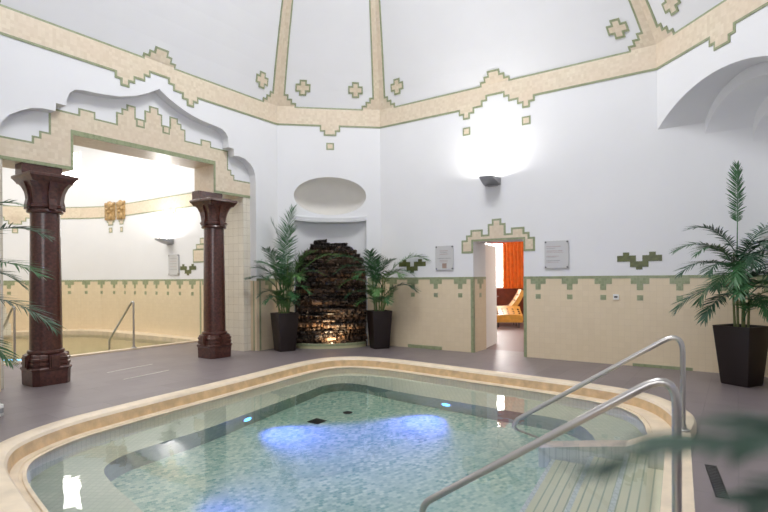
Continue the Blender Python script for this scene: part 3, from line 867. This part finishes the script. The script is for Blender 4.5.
sL = 3.15; q = hallp(sL, 2.28); dd = (hpw[1] - hpw[0]).normalized()
wall_lamp('grey metal wedge uplight on the hall wall seen through the arcade', q, atan2(-dd.y, -dd.x), 45)

# ------------------------------------------------------------------ plaques
def plaque(label, loc, rot, w, h, rows, pic=None):
    t = thing('wall_plaque', label, 'plaque', loc, rot, 'frosted information plaques')
    mb = MB(); mb.box(-w/2, w/2, -.028, -.020, 0, h); mb.build('panel', PLAQUE, t)
    for x in (-w/2 + .02, w/2 - .02):
        for z in (.02, h - .02):
            mb = MB(); mb.rings([[Vector((x + r*cos(2*pi*k/12), y, z + r*sin(2*pi*k/12))) for k in range(12)] for r, y in ((.014, 0), (.014, -.034), (.010, -.038))], 0, cap1=True)
            mb.build('stud', STUD, t)
    for z, x0, x1, hh, mt in rows:
        mb = MB()
        n = max(3, int((x1 - x0) / .02)); px = x0; top = []
        # one joined strip of letter-like bumps
        bot = [Vector((x0 + (x1 - x0)*k/(2*n), -.0292, z)) for k in range(2*n + 1)]
        tp = [Vector((x0 + (x1 - x0)*k/(2*n), -.0292, z + hh*random.uniform(.55, 1))) for k in range(2*n + 1)]
        mb.rings([bot, tp], 0, closed=False)
        mb.build('lettering', [INK, INKG][mt], t)
    if pic:
        mb = MB(); mb.box(pic[0], pic[1], -.0295, -.0285, pic[2], pic[3]); mb.build('picture', PHOTO, t)
plaque('grey plaque with faint red lines and a small picture, left of the doorway', WD.p(1.506, 1.553), WD.rot, .385, .46,
       [(.36, -.10, .08, .015, 0), (.33, -.08, .06, .008, 1), (.295, -.10, .08, .015, 0), (.215, -.15, .15, .012, 1), (.175, -.10, .08, .012, 0), (.15, -.10, .08, .010, 0)], (-.045, .05, .03, .125))
plaque('grey plaque with four rows of faint lettering, right of the doorway', WD.p(3.636, 1.545), WD.rot, .40, .465,
       [(.365, -.17, .08, .014, 0), (.335, -.17, -.02, .008, 1), (.29, -.17, .10, .013, 0), (.265, -.17, .12, .008, 0), (.20, -.17, .04, .013, 0), (.185, -.17, 0, .006, 1), (.125, -.17, .06, .013, 1), (.10, -.17, .03, .008, 0)])
plaque('pinkish grey plaque half hidden by the palm at the right edge', WD.p(6.60, 1.60), WD.rot, .40, .42,
       [(.32, -.15, .1, .014, 0), (.25, -.15, .12, .012, 0), (.18, -.15, .08, .012, 1), (.12, -.15, .1, .010, 0)])
q = hallp(2.98, 1.52)
plaque('pale plaque on the hall wall beneath the uplight there', q, atan2(-dd.y, -dd.x), .42, .50,
       [(.40, -.15, .15, .012, 1), (.33, -.15, .12, .012, 0), (.27, -.15, .15, .012, 1), (.20, -.15, .12, .012, 0), (.13, -.15, .15, .012, 1)])
# wall outlet
t = thing('wall_outlet', 'small white socket in the tan tiles right of the doorway', 'outlet', WD.p(4.56, 1.075), WD.rot)
mb = MB(); mb.box(-.042, .042, -.020, -.006, -.042, .042); mb.build('plate', OUTLET, t)
mb = MB(); mb.box(-.024, .024, -.022, -.019, -.012, .012); mb.build('slot', BLACK, t)

# ------------------------------------------------------------------ rock waterfall
t = thing('rock_waterfall', 'dark brown stacked slate waterfall in the white niche between two palms', 'waterfall', WN.p(NC, 0), WN.rot)
mb = MB()
n = 30
def brim(r, z, flat=.50): return [Vector((r*.72*cos(pi + pi*i/n), -.02 + r*flat*.72*sin(pi + pi*i/n), z)) for i in range(n + 1)]
mb.rings([brim(1, 0), brim(1, .05)], 1, closed=False); mb.rings([brim(1, .05), brim(1.015, .055), brim(1.015, .095), brim(1, .10)], 0, closed=False)
mb.rings([brim(1, .10), brim(.90, .10), brim(.90, .03)], 1, closed=False)
o = mb.build('basin_rim', [GREEN, pbr('pale_rim_tile', (.52, .50, .30), .3)], t); autosmooth(o, 40)
mb = MB(); mb.tess([(p.x, p.y) for p in brim(.91, 0)], (), lambda x, y: Vector((x, y, .06)))
mb.build('basin_water', WATER, t)
rnd = random.Random(3)
def half_width(z):
    pts = [(0, .68), (.35, .70), (.75, .71), (1.1, .70), (1.5, .69), (1.72, .66), (1.83, .60), (1.95, .47), (2.05, .36), (2.14, .29), (2.24, .21)]
    for (z0, w0_), (z1, w1_) in zip(pts[:-1], pts[1:]):
        if z <= z1: return w0_ + (w1_ - w0_) * (z - z0) / (z1 - z0)
    return pts[-1][1]
rows = []
z = .02
while z < 2.20:
    h = rnd.uniform(.032, .060); rows.append((z, h)); z += h * .92
def slab(z, h, x0, x1, yf, mi):
    pts = []
    m = 22
    for i in range(m + 1):
        x = x0 + (x1 - x0) * i / m
        y = -yf + rnd.uniform(-.05, .05) - .03 * sin(pi*i/m)
        pts.append((x, y))
    tilt = rnd.uniform(-.035, .035); z += rnd.uniform(-.012, .012); h *= rnd.uniform(.8, 1.5)
    mb = MB()
    fr0 = [Vector((x, y + rnd.uniform(0, .02), z + tilt*(i/m - .5) + rnd.uniform(-.004, .004))) for i, (x, y) in enumerate(pts)]
    fr1 = [Vector((x, y, z + h*.6 + tilt*(i/m - .5))) for i, (x, y) in enumerate(pts)]
    fr2 = [Vector((x, y + rnd.uniform(.01, .03), z + h + tilt*(i/m - .5) + rnd.uniform(-.004, .004))) for i, (x, y) in enumerate(pts)]
    bk0 = [Vector((x, .25, p.z)) for (x, y), p in zip(pts, fr0)]; bk1 = [Vector((x, .25, p.z)) for (x, y), p in zip(pts, fr2)]
    mb.rings([bk0, fr0, fr1, fr2, bk1], 0, closed=False)
    for s in (0, m):
        mb.add([bk0[s], fr0[s], fr1[s], fr2[s], bk1[s]], [(0, 1, 2, 3, 4)])
    mb.build('slate_slab', [SLATE, SLATE2, SLATE3][mi], t)
cnt = 0
for ri, (z, h) in enumerate(rows):
    hw = half_width(z); yf = .10 - .08 * z / 2
    k = 2 if hw > .3 else 1
    cuts = sorted([rnd.uniform(-.5, .5) * hw for _ in range(k - 1)])
    xs = [-hw + rnd.uniform(-.03, .03)] + cuts + [hw + rnd.uniform(-.03, .03)]
    for a, b in zip(xs[:-1], xs[1:]):
        if cnt >= 99: break
        slab(z, h, max(a - .02, -.725), min(b + .02, .725), yf + rnd.uniform(-.05, .06), rnd.choices((0, 1, 2), (5, 3 if z < .9 else 1.5, 3))[0]); cnt += 1
# spotlight at the foot of the rock
mb = MB()
mb.rings([circ(r, z_, 14) for r, z_ in ((.03, 0), (.04, .01), (.04, .05), (.032, .055), (.03, .045))], 0, cap0=True, cap1=True)
o = mb.build('basin_lamp', STUD, t); o.location = (.0, -.30, .05)
def spot(name, loc, target, energy, color, size, blend=.6, soft=.05):
    li = bpy.data.lights.new(name, 'SPOT'); li.energy = energy; li.color = color; li.spot_size = radians(size); li.spot_blend = blend; li.shadow_soft_size = soft
    lo = bpy.data.objects.new(name, li); col.objects.link(lo); lo.location = loc
    lo.rotation_euler = (Vector(target) - Vector(loc)).to_track_quat('-Z', 'Y').to_euler(); return lo
M_ = Matrix.Translation(WN.p(NC, 0)) @ Matrix.Rotation(WN.rot, 4, 'Z')
spot('rock_spot', M_ @ Vector((.0, -.33, .13)), M_ @ Vector((.0, -.05, .36)), 60, (1, .74, .45), 150, 1, .06)

# ------------------------------------------------------------------ palms
def frond(parent, base, az, elev, length, droop, leaf=.26, mat=LEAF, n=30, start=.25, hang=.5, seed=0, flat=0):
    """base point, azimuth (rad), start elevation (rad), length, total bend (rad)"""
    r = random.Random(seed)
    steps = 22; pts = [Vector(base)]; tang = []
    e = elev
    for i in range(steps):
        d = Vector((cos(az)*cos(e), sin(az)*cos(e), sin(e))); tang.append(d)
        pts.append(pts[-1] + d * length/steps)
        e -= droop/steps * (.4 + 1.2*i/steps)
    tang.append(tang[-1])
    mb = MB()
    mb.tube(pts, [.009*(1 - .8*i/steps) for i in range(steps + 1)], 5)
    def pt(s):
        f = s*steps; i = min(int(f), steps - 1); return pts[i].lerp(pts[i+1], f - i), tang[i]
    for k in range(n):
        s = start + (1 - start) * (k + .5)/n
        p, tg = pt(s)
        side = tg.cross(Vector((0, 0, 1)))
        if side.length < .2: side = Vector((-sin(az), cos(az), 0))
        side.normalize(); upv = side.cross(tg).normalized()
        x = (s - start)/(1 - start)
        ll = leaf * (.55 + 1.9*x*(1.0 - x)) * (1 if x < .9 else .8) * r.uniform(.85, 1.1)
        for sg in (-1, 1):
            ang = radians(66 - 40*x) + r.uniform(-.12, .12)
            dv = (tg*cos(ang) + side*sg*sin(ang) + upv*r.uniform(.05, .35)).normalized()
            wv = dv.cross(upv).normalized() * (.0075 * (.8 + .4*r.random()))
            wv = (wv + upv * r.uniform(-.003, .003))
            a = []
            q = p.copy(); dcur = dv.copy()
            for j, wf in enumerate((.5, 1.0, .9, .6, .05)):
                a.append((q - wv*wf, q + wv*wf))
                dcur = (dcur + Vector((0, 0, -1))*hang*r.uniform(.10, .22)).normalized()
                q = q + dcur * ll/4
            vs = [v_ for pr_ in a for v_ in pr_]
            mb.add(vs, [(2*j, 2*j+1, 2*j+3, 2*j+2) for j in range(4)])
    # leaves that reach a wall bend along it
    for i, v_ in enumerate(mb.v):
        q = Vector((v_[0] + parent.location.x, v_[1] + parent.location.y))
        for w_, lo, hi in ((WL, 4.40, 5.6), (WL, -1, .30), (WN, -.3, .335), (WN, 1.815, 2.5), (WD, -.3, 7.2), (WE, -.3, 2.2), (WB3, 0, 99)):
            u_ = (q - w_.A).dot(w_.d); ds = (q - w_.A).dot(w_.n)
            if lo < u_ < hi and -1.3 < ds < .03: q = q + w_.n * (.03 - ds + .012 * r.random())
        mb.v[i] = (q.x - parent.location.x, q.y - parent.location.y, v_[2])
    return mb.build('frond', mat, parent)
def planter(t, w0_, w1_, h, rot=0):
    """square tapered planter"""
    M_ = Matrix.Rotation(rot, 4, 'Z')
    def sq(s, z, r=.02):
        out = []
        for k in range(4):
            for a in (-.5, 0, .5):
                q = Vector(((s - r), (s - r), 0)); q = q + Vector((cos(pi/4 + a*pi/2), sin(pi/4 + a*pi/2), 0))*r
                out.append(M_ @ (Matrix.Rotation(pi/2*k, 4, 'Z') @ q) + Vector((0, 0, z)))
        return out
    mb = MB()
    mb.rings([sq(w0_, 0), sq(w0_ + .006, .02), sq(w1_, h - .01), sq(w1_, h), sq(w1_ - .02, h), sq(w1_ - .025, h - .06)], 0, cap0=True)
    o = mb.build('pot', POT, t); autosmooth(o, 30)
    mb = MB(); mb.rings([sq(w1_ - .024, h - .06), sq(.05, h - .045)], 0, cap1=True); mb.build('soil', SOIL, t)
def canes(t, specs):
    for p in specs:
        mb = MB(); k = len(p); mb.tube(p, [.016 - .006*i/(k-1) for i in range(k)], 7); mb.build('cane', CANE, t)

R_ = radians
# palm left of the waterfall
pl = thing('potted_palm', 'tall potted palm in a dark planter left of the rock waterfall', 'potted plant', (-1.95, 10.02, 0), 0, 'potted palms')
planter(pl, .155, .215, .74, R_(35))
cb = [(-.05, .02), (.04, .05), (.0, -.06), (.08, -.02), (-.09, -.03), (.05, -.09)]
canes(pl, [[(x, y, .68), (x*1.4, y*1.4, 1.0), (x*2.0, y*1.8, 1.3 + .1*i)] for i, (x, y) in enumerate(cb)])
def palm_fronds(t, F, cbs, sp, mats, n, seed, hang=.5):
    for i, (a, e, l, d, bz, lf) in enumerate(F):
        x, y = cbs[i % len(cbs)]
        frond(t, (x*sp, y*sp, bz), R_(a), R_(e), l, d, lf, mats[i % len(mats)], n, .2, hang, seed + i)
# azimuth, start elevation, length, bend, base height, leaflet length
F = [(60, 86, 1.75, .45, 1.15, .30), (185, 86, 1.45, .45, 1.15, .28), (-60, 83, 1.3, .6, 1.15, .28), (5, 68, 1.25, 1.45, 1.15, .28), (20, 60, 1.15, 1.7, 1.05, .26), (170, 72, .95, 1.5, 1.15, .26),
 (200, 62, .80, 1.8, 1.1, .24), (-90, 70, .95, 1.7, 1.15, .26), (-55, 60, .95, 1.9, 1.1, .26), (-120, 64, .85, 1.9, 1.1, .26), (-20, 52, .85, 2.0, 1.0, .24), (205, 55, .65, 2.0, .95, .22),
 (-105, 78, 1.0, 1.2, 1.2, .26), (-35, 74, 1.05, 1.3, 1.2, .26), (-150, 72, .85, 1.5, 1.1, .24), (-75, 50, .7, 2.0, .95, .22), (-40, 45, .65, 1.8, .85, .2), (-130, 48, .6, 2.0, .9, .2)]
palm_fronds(pl, F, cb, 1.7, [LEAF, LEAFD, LEAF, LEAFL, LEAF], 34, 100)
for i in range(7):
    frond(pl, (random.uniform(-.1, .12), -.08, .70), R_(-90 + random.uniform(-70, 70)), R_(75), random.uniform(.4, .6), 1.0, .18, LEAFL, 16, .3, .5, 140 + i)
# palm right of the waterfall
p2 = thing('potted_palm', 'smaller potted palm in a dark planter right of the rock waterfall', 'potted plant', (-.10, 10.30, 0), 0, 'potted palms')
planter(p2, .155, .21, .75, R_(20))
canes(p2, [[(x, y, .69), (x*1.2, y*1.2, 1.0), (x*1.5, y*1.4, 1.2 + .05*i)] for i, (x, y) in enumerate(cb)])
F = [(184, 64, 1.2, 1.9, 1.32, .30), (196, 56, 1.1, 1.9, 1.25, .30), (168, 50, .95, 2.0, 1.1, .26), (-5, 62, 1.15, 1.8, 1.32, .30), (-15, 55, 1.0, 1.9, 1.2, .28), (-165, 40, .8, 1.6, .95, .24),
 (-90, 78, .9, 1.5, 1.2, .26), (-60, 62, .9, 2.0, 1.15, .26), (-125, 62, .9, 2.0, 1.15, .26), (-30, 45, .8, 1.8, 1.05, .24), (-100, 86, .75, .9, 1.25, .24), (-100, 50, .7, 2.0, 1.0, .22), (-45, 78, .8, 1.4, 1.2, .24), (212, 75, .9, 1.6, 1.2, .26), (-70, 40, .6, 1.8, .9, .22), (-150, 30, .65, 1.5, .9, .22)]
palm_fronds(p2, F, cb, 1.3, [LEAF, LEAFD, LEAF, LEAFL], 32, 200)
for i in range(5):
    frond(p2, (random.uniform(-.1, .1), -.06, .74), R_(-90 + random.uniform(-80, 80)), R_(75), random.uniform(.4, .65), .9, .17, LEAFL, 16, .3, .5, 240 + i)
# palm by the right wall
p3 = thing('potted_palm', 'big potted palm in a dark planter against the right wall', 'potted plant', (4.60, 6.60, 0), 0, 'potted palms')
planter(p3, .165, .232, .755, R_(25))
cb3 = [(-.04, .0), (.04, .03), (.0, -.05), (.06, -.04), (-.06, .03)]
canes(p3, [[(x, y, .69), (x*1.2, y*1.2, 1.1), (x*.6 - .04, y*.6, 1.5 + .05*i)] for i, (x, y) in enumerate(cb3)])
F = [(183, 62, .85, 1.6, 1.62, .20), (176, 46, .95, 1.6, 1.52, .22), (188, 30, .95, 1.45, 1.42, .24), (172, 5, .95, 1.25, 1.25, .24), (195, 60, .80, 2.0, 1.45, .22),
 (5, 66, 1.05, 1.6, 1.55, .26), (-8, 50, 1.0, 1.7, 1.5, .26), (-20, 30, .95, 1.6, 1.35, .26), (10, 5, .8, 1.0, 1.25, .22), (-92, 68, .8, 2.2, 1.45, .24), (-65, 55, .85, 2.2, 1.4, .26), (-115, 55, .85, 2.3, 1.4, .26),
 (-90, 35, .75, 2.0, 1.3, .24), (-130, 25, .8, 1.6, 1.25, .24), (-50, 20, .8, 1.6, 1.25, .24), (200, -5, .75, 1.2, 1.2, .22), (-100, 10, .7, 1.5, 1.15, .22), (-150, 40, .9, 1.7, 1.35, .24), (-70, 0, .6, 1.3, 1.1, .2)]
palm_fronds(p3, F, cb3, .6, [LEAFD, LEAF, LEAFD], 36, 300, .6)
frond(p3, (-.05, 0, 1.55), R_(95), R_(92), 1.28, .06, .17, LEAF, 44, .42, .05, 330)
for i in range(9):
    frond(p3, (random.uniform(-.05, .05), -.03, 1.15 + .05*i), R_(-90 + (-1)**i * random.uniform(5, 85)), R_(random.uniform(25, 65)), random.uniform(.6, .85), 2.1, .24, [LEAFD, LEAF][i % 2], 32, .2, .6, 360 + i)
for i in range(7):
    frond(p3, (random.uniform(-.06, .06), -.06, .82 + .05*i), R_(-90 + random.uniform(-95, 95)), R_(55), random.uniform(.45, .65), 1.5, .18, LEAFL if i % 2 else LEAF, 18, .3, .5, 340 + i)
# palm at the left edge
p4 = thing('potted_palm', 'potted palm at the left edge with fronds reaching past the near column', 'potted plant', (-4.55, 5.10, 0), 0, 'potted palms')
planter(p4, .20, .275, .755, R_(30))
canes(p4, [[(x, y, .69), (x*1.2, y*1.2, 1.1), (x*1.2, y, 1.45 + .06*i)] for i, (x, y) in enumerate(cb)])
F = [(6, 66, 1.20, 1.5, 1.55, .24), (0, 48, 1.30, 1.55, 1.50, .26), (-6, 22, 1.32, 1.0, 1.42, .28), (3, 8, 1.25, 1.1, 1.22, .27), (-6, -5, 1.15, .9, 1.05, .25), (10, 80, 1.2, 1.0, 1.55, .26), (-30, 60, 1.1, 1.8, 1.5, .25),
     (-90, 60, 1.0, 2.0, 1.45, .25), (90, 60, .6, 2.0, 1.45, .2), (180, 78, .6, 1.5, 1.5, .2), (-50, 30, 1.0, 1.6, 1.3, .25), (30, 40, .9, 1.8, 1.3, .24)]
palm_fronds(p4, F, cb, 1.0, [LEAF, LEAFD], 38, 400)
# palm right beside the viewer: only its out-of-focus fronds show
p5 = thing('potted_palm', 'palm beside the viewer, its blurred dark fronds across the lower right corner', 'potted plant', (1.05, .42, 0), 0, 'potted palms')
planter(p5, .18, .24, .70, R_(10))
canes(p5, [[(x, y, .64), (x*1.1, y*1.1, .85), (x*.8, y*.8, 1.02)] for x, y in cb[:4]])
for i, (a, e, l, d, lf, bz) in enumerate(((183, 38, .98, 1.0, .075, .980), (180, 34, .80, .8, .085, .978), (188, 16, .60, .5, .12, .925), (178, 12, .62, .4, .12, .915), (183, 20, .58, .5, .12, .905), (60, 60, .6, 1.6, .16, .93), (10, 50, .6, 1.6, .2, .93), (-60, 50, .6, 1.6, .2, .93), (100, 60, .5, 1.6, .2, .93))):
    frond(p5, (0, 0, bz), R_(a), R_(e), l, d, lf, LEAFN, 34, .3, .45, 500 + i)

# ------------------------------------------------------------------ floor fittings
def slot(label, a, b, w, mat, name='floor_slot', frame=True):
    a, b = Vector((*a, 0)), Vector((*b, 0)); d = (b - a); L_ = d.length
    t = thing(name, label, 'drain', a, atan2(d.y, d.x), 'floor drains')
    mb = MB(); mb.box(0, L_, -w/2, w/2, .0005, .004); mb.build('channel', mat, t)
    if frame:
        mb = MB()
        k = int(L_ / .03)
        for i in range(k): mb.box((i + .2)*L_/k, (i + .8)*L_/k, -w/2 + .008, w/2 - .008, .004, .006)
        mb.build('grate', STUD, t)
SLOT = pbr('pale_slot_strip', (.70, .66, .62), .35)
slot('thin pale slot drain in the floor, nearer the two columns', (-4.20, 7.75), (-3.86, 8.50), .022, SLOT, frame=False)
slot('thin pale slot drain in the floor, nearer the pool', (-3.68, 7.20), (-3.34, 7.92), .022, SLOT, frame=False)
slot('dark slotted drain grate in the floor at right, beside the pool steps', (2.40, 3.78), (2.12, 3.22), .075, DARKSTEEL)
# small white canister on the floor at the left edge
t = thing('canister', 'small white canister with a dark label on the floor at the left edge', 'canister', (-4.02, 5.30, 0))
mb = MB(); mb.rings([circ(r, z, 24) for r, z in ((.055, 0), (.06, .008), (.06, .11), (.056, .118))], 0, cap0=True, cap1=True)
o = mb.build('body', OUTLET, t); autosmooth(o, 40)
mb = MB(); mb.rings([circ(.0608, z, 24) for z in (.035, .085)], 0); o = mb.build('label_band', INKG, t); autosmooth(o, 40)
mb = MB(); mb.rings([circ(r, z, 20) for r, z in ((.03, .118), (.03, .135), (.026, .14))], 0, cap1=True); mb.build('lid', OUTLET, t)

# ------------------------------------------------------------------ relaxation room behind the doorway
U0, U1, NB, RZ = -1.6, 4.2, 6.7, 2.95
def wallq(name, a, b, z0, z1, mat):
    mb = MB(); L_ = (Vector(b) - Vector(a)).length
    A_ = Dp(*a); B_ = Dp(*b)
    mb.quad(A_ + Vector((0, 0, z0)), B_ + Vector((0, 0, z0)), B_ + Vector((0, 0, z1)), A_ + Vector((0, 0, z1)), 0, [(0, z0), (L_, z0), (L_, z1), (0, z1)])
    return struct(mb.build(name, mat))
mb = MB(); mb.add([Dp(U0, DD), Dp(U1, DD), Dp(U1, NB), Dp(U0, NB)], [(0, 1, 2, 3)]); struct(mb.build('floor_lounge', WARMFLOOR))
mb = MB(); mb.add([Dp(U0, DD, RZ), Dp(U1, DD, RZ), Dp(U1, NB, RZ), Dp(U0, NB, RZ)], [(3, 2, 1, 0)]); struct(mb.build('ceiling_lounge', STUCCO))
wallq('wall_lounge_side', (U0, DD), (U0, NB), 0, RZ, STUCCO)
wallq('wall_lounge_end', (U1, NB), (U1, DD), 0, RZ, STUCCO)
mb = MB()
WX0, WX1, WZ0, WZ1 = -.75, .07, 1.05, 2.75
mb.tess([(U0, 0), (U1, 0), (U1, RZ), (U0, RZ)], [rect(WX0, WX1, WZ0, WZ1)], lambda u, z: Dp(u, NB, z))
struct(mb.build('wall_lounge_back', ORANGEWALL))
mb = MB(); mb.tess([(U0, 0), (D0, 0), (D0, DT), (D1, DT), (D1, 0), (U1, 0), (U1, RZ), (U0, RZ)], (), lambda u, z: Dp(u, DD, z), flip=True)
struct(mb.build('wall_lounge_front', STUCCO))
mb = MB()
for a, b, z0, z1 in ((WX0, WX1, WZ0, WZ0 + .05), (WX0, WX1, WZ1 - .05, WZ1), (WX0, WX0 + .05, WZ0, WZ1), (WX1 - .05, WX1, WZ0, WZ1), ((WX0+WX1)/2 - .02, (WX0+WX1)/2 + .02, WZ0, WZ1)):
    M_ = Matrix.Translation(Dp(0, NB)) @ Matrix.Rotation(WD.rot, 4, 'Z'); mb.box(a, b, -.03, .05, z0, z1, 0, M_)
M_ = Matrix.Translation(Dp(0, NB)) @ Matrix.Rotation(WD.rot, 4, 'Z')
mb.box(WX0, WX1, .06, .07, WZ0, WZ1, 1, M_)
struct(mb.build('window_2', [DOORWHITE, WINDOWGLOW]))
mb = MB(); M_ = Matrix.Translation(Dp(0, NB)) @ Matrix.Rotation(WD.rot, 4, 'Z')
mb.box(U0 + .02, U1 - .02, -.04, -.002, 0, 1.03, 0, M_); mb.box(U0 + .02, U1 - .02, -.055, -.002, 1.0, 1.045, 0, M_)
struct(mb.build('trim_13', REDWOOD))
# curtain
mb = MB(); n = 70
cu = [Dp(.07 + 1.15*i/n, NB - .12 - .035*sin(i*.9), 0) for i in range(n + 1)]
mb.rings([[p + Vector((0, 0, z)) for p in cu] for z in (1.06, 2.8)], 0, closed=False)
o = mb.build('curtain', CURTAIN); autosmooth(o, 60); tag(o, 'orange curtain hanging beside the bright window in the lounge', 'curtain')
# door leaf standing open
t = thing('door_leaf', 'white door leaf standing open inside the doorway', 'door', Dp(D0 - .01, DD + .01), WD.rot + radians(99))
mb = MB(); mb.box(0, .92, 0, .045, .01, 2.05); mb.build('panel', DOORWHITE, t)
mb = MB(); mb.tube(bend([(.85, -.001, 1.0), (.85, -.05, 1.0), (.73, -.05, 1.0)], .03), .009, 8); mb.build('handle', STEEL, t)
# pendant lamp
t = thing('pendant_lamp', 'red pendant lamp hanging in the lounge at the top of the doorway', 'lamp', Dp(.93, 4.0, 2.30))
mb = MB(); mb.rings([circ(r, z, 24) for r, z in ((.27, 0), (.26, .03), (.20, .10), (.10, .16), (.03, .18))], 0, cap1=True)
o = mb.build('shade', REDSHADE, t); autosmooth(o, 50)
mb = MB(); mb.tube([(0, 0, .17), (0, 0, .65)], .006, 6); mb.build('cord', BLACK, t)
mb = MB(); mb.rings([circ(r, z, 14) for r, z in ((.02, .04), (.045, .06), (.045, .09), (.02, .12))], 0, cap0=True, cap1=True); mb.build('bulb', LAMPGLOW, t)
# tufted lounger and footstool
def cushion(parent, name, path, w, th, rows_, colz):
    """slab following a side profile path [(x, z)], w wide along y"""
    P = [V2(p) for p in path]
    P = catmull(P, 5)
    mb = MB(); rg = []
    for i, p in enumerate(P):
        t_ = (P[min(i+1, len(P)-1)] - P[max(i-1, 0)]).normalized(); nn = V2((-t_.y, t_.x))
        ring_ = []
        for y, k in ((-w/2, 0), (-w/2 - .01, .5), (-w/2, 1), (-w/4, 1.12), (0, 1.15), (w/4, 1.12), (w/2, 1), (w/2 + .01, .5), (w/2, 0)):
            q = p + nn * th * k
            ring_.append(Vector((q.x, y, q.y)))
        rg.append(ring_)
    mb.rings(rg, 0, True, True, True)
    o = mb.build(name, LEATHER, parent); autosmooth(o, 60)
    mb = MB()
    for i in range(rows_):
        f = (i + .7)/(rows_ + .4) * (len(P) - 1); k = int(f); p = P[k]
        t_ = (P[min(k+1, len(P)-1)] - P[max(k-1, 0)]).normalized(); nn = V2((-t_.y, t_.x))
        for j in range(colz):
            y = -w/2 + w*(j + .5)/colz
            q = p + nn * th * 1.1
            mb.rings([[Vector((q.x + t_.x*r*cos(2*pi*a/10) + nn.x*h, y + r*sin(2*pi*a/10), q.y + t_.y*r*cos(2*pi*a/10) + nn.y*h)) for a in range(10)] for r, h in ((.030, -.01), (.026, .014), (.01, .02))], 0, cap1=True)
    mb.build('tufting_buttons', BUTTON, o)
lr = atan2(WD.d.y, WD.d.x)
t = thing('lounge_chair', 'amber leather lounger with a tall curved tufted back in the orange room', 'lounge chair', Dp(.50, 5.95), lr + radians(28))
cushion(t, 'cushion', [(-.70, .33), (-.45, .29), (-.2, .30), (.02, .38), (.2, .56), (.34, .78), (.44, .98)], .66, .13, 6, 3)
for x in (-.5, .1):
    for y in (-.26, .26):
        mb = MB(); mb.tube([(x, y, 0), (x, y, .35)], [.016, .024], 8); mb.build('leg', STUD, t)
t = thing('footstool', 'amber leather tufted footstool in front of the curved lounger', 'footstool', Dp(.78, 5.1), lr + radians(118))
cushion(t, 'cushion', [(-.34, .15), (-.12, .20), (.10, .27), (.34, .38)], .74, .20, 3, 5)
for x in (-.26, .26):
    for y in (-.28, .28):
        mb = MB(); mb.tube([(x, y, 0), (x, y, .24 + .25*(x + .26))], [.016, .024], 8); mb.build('leg', STUD, t)

# ------------------------------------------------------------------ lights
def area(name, loc, target, size, energy, color=(1, 1, 1), sy=None):
    li = bpy.data.lights.new(name, 'AREA'); li.energy = energy; li.color = color
    li.shape = 'RECTANGLE' if sy else 'DISK'; li.size = size
    if sy: li.size_y = sy
    lo = bpy.data.objects.new(name, li); col.objects.link(lo); lo.location = loc
    lo.rotation_euler = (Vector(target) - Vector(loc)).to_track_quat('-Z', 'Y').to_euler(); return lo
area('dome_fill_light', (-.2, 5.6, 8.45), (-.2, 5.6, 0), 2.6, 300, (.98, .985, 1.0))  # main soft light, added under the unseen dome top
hc = Lp(2.4, 4.6, 5.45)
area('hall_ceiling_light', hc, Lp(2.4, 4.6, 0), 4.0, 235, (1, .97, .93), 5.0)
area('rear_fill_light', (-1.8, -1.1, 2.6), (-.4, 6, 1.4), 4.5, 125, (.98, .98, 1.0), 2.2)  # fill added behind the camera to lift the lower walls; no window there
lc = Dp(3.0, 3.4, 2.88)
area('lounge_fill_light', lc, Dp(2.2, 4.0, 0), 1.6, 150, (1, .95, .88), 1.6)  # added fill kept out of sight, brightens the lounge and door leaf
wc = Dp(-.3, NB - .25, 1.9)
area('lounge_window_daylight', wc, Dp(1.8, 1.0, 1.2), .8, 40, (1, .98, .95), 1.5)

w = bpy.data.worlds.new('World'); scene.world = w; w.use_nodes = True
w.node_tree.nodes['Background'].inputs[0].default_value = (.8, .85, .9, 1)
w.node_tree.nodes['Background'].inputs[1].default_value = .4

# ------------------------------------------------------------------ camera
cam = bpy.data.cameras.new('Camera'); co = bpy.data.objects.new('Camera', cam); col.objects.link(co)
cam.sensor_width = 36; cam.lens = 24; cam.shift_y = 22.2/768
co.matrix_world = Matrix.Translation((0, 0, 1.4)) @ Matrix.Rotation(pi/2, 4, 'X') @ Matrix.Rotation(-.0075, 4, 'Z')
cam.clip_start = .05; cam.clip_end = 200
cam.dof.use_dof = True; cam.dof.focus_distance = 5.5; cam.dof.aperture_fstop = 1.8
scene.camera = co
scene.view_settings.view_transform = 'Standard'; scene.view_settings.look = 'None'
scene.view_settings.exposure = 0; scene.view_settings.gamma = 1; scene.view_settings.use_curve_mapping = False
scene.cycles.max_bounces = 12; scene.cycles.diffuse_bounces = 6; scene.cycles.transmission_bounces = 8
scene.cycles.caustics_refractive = True; scene.cycles.caustics_reflective = False
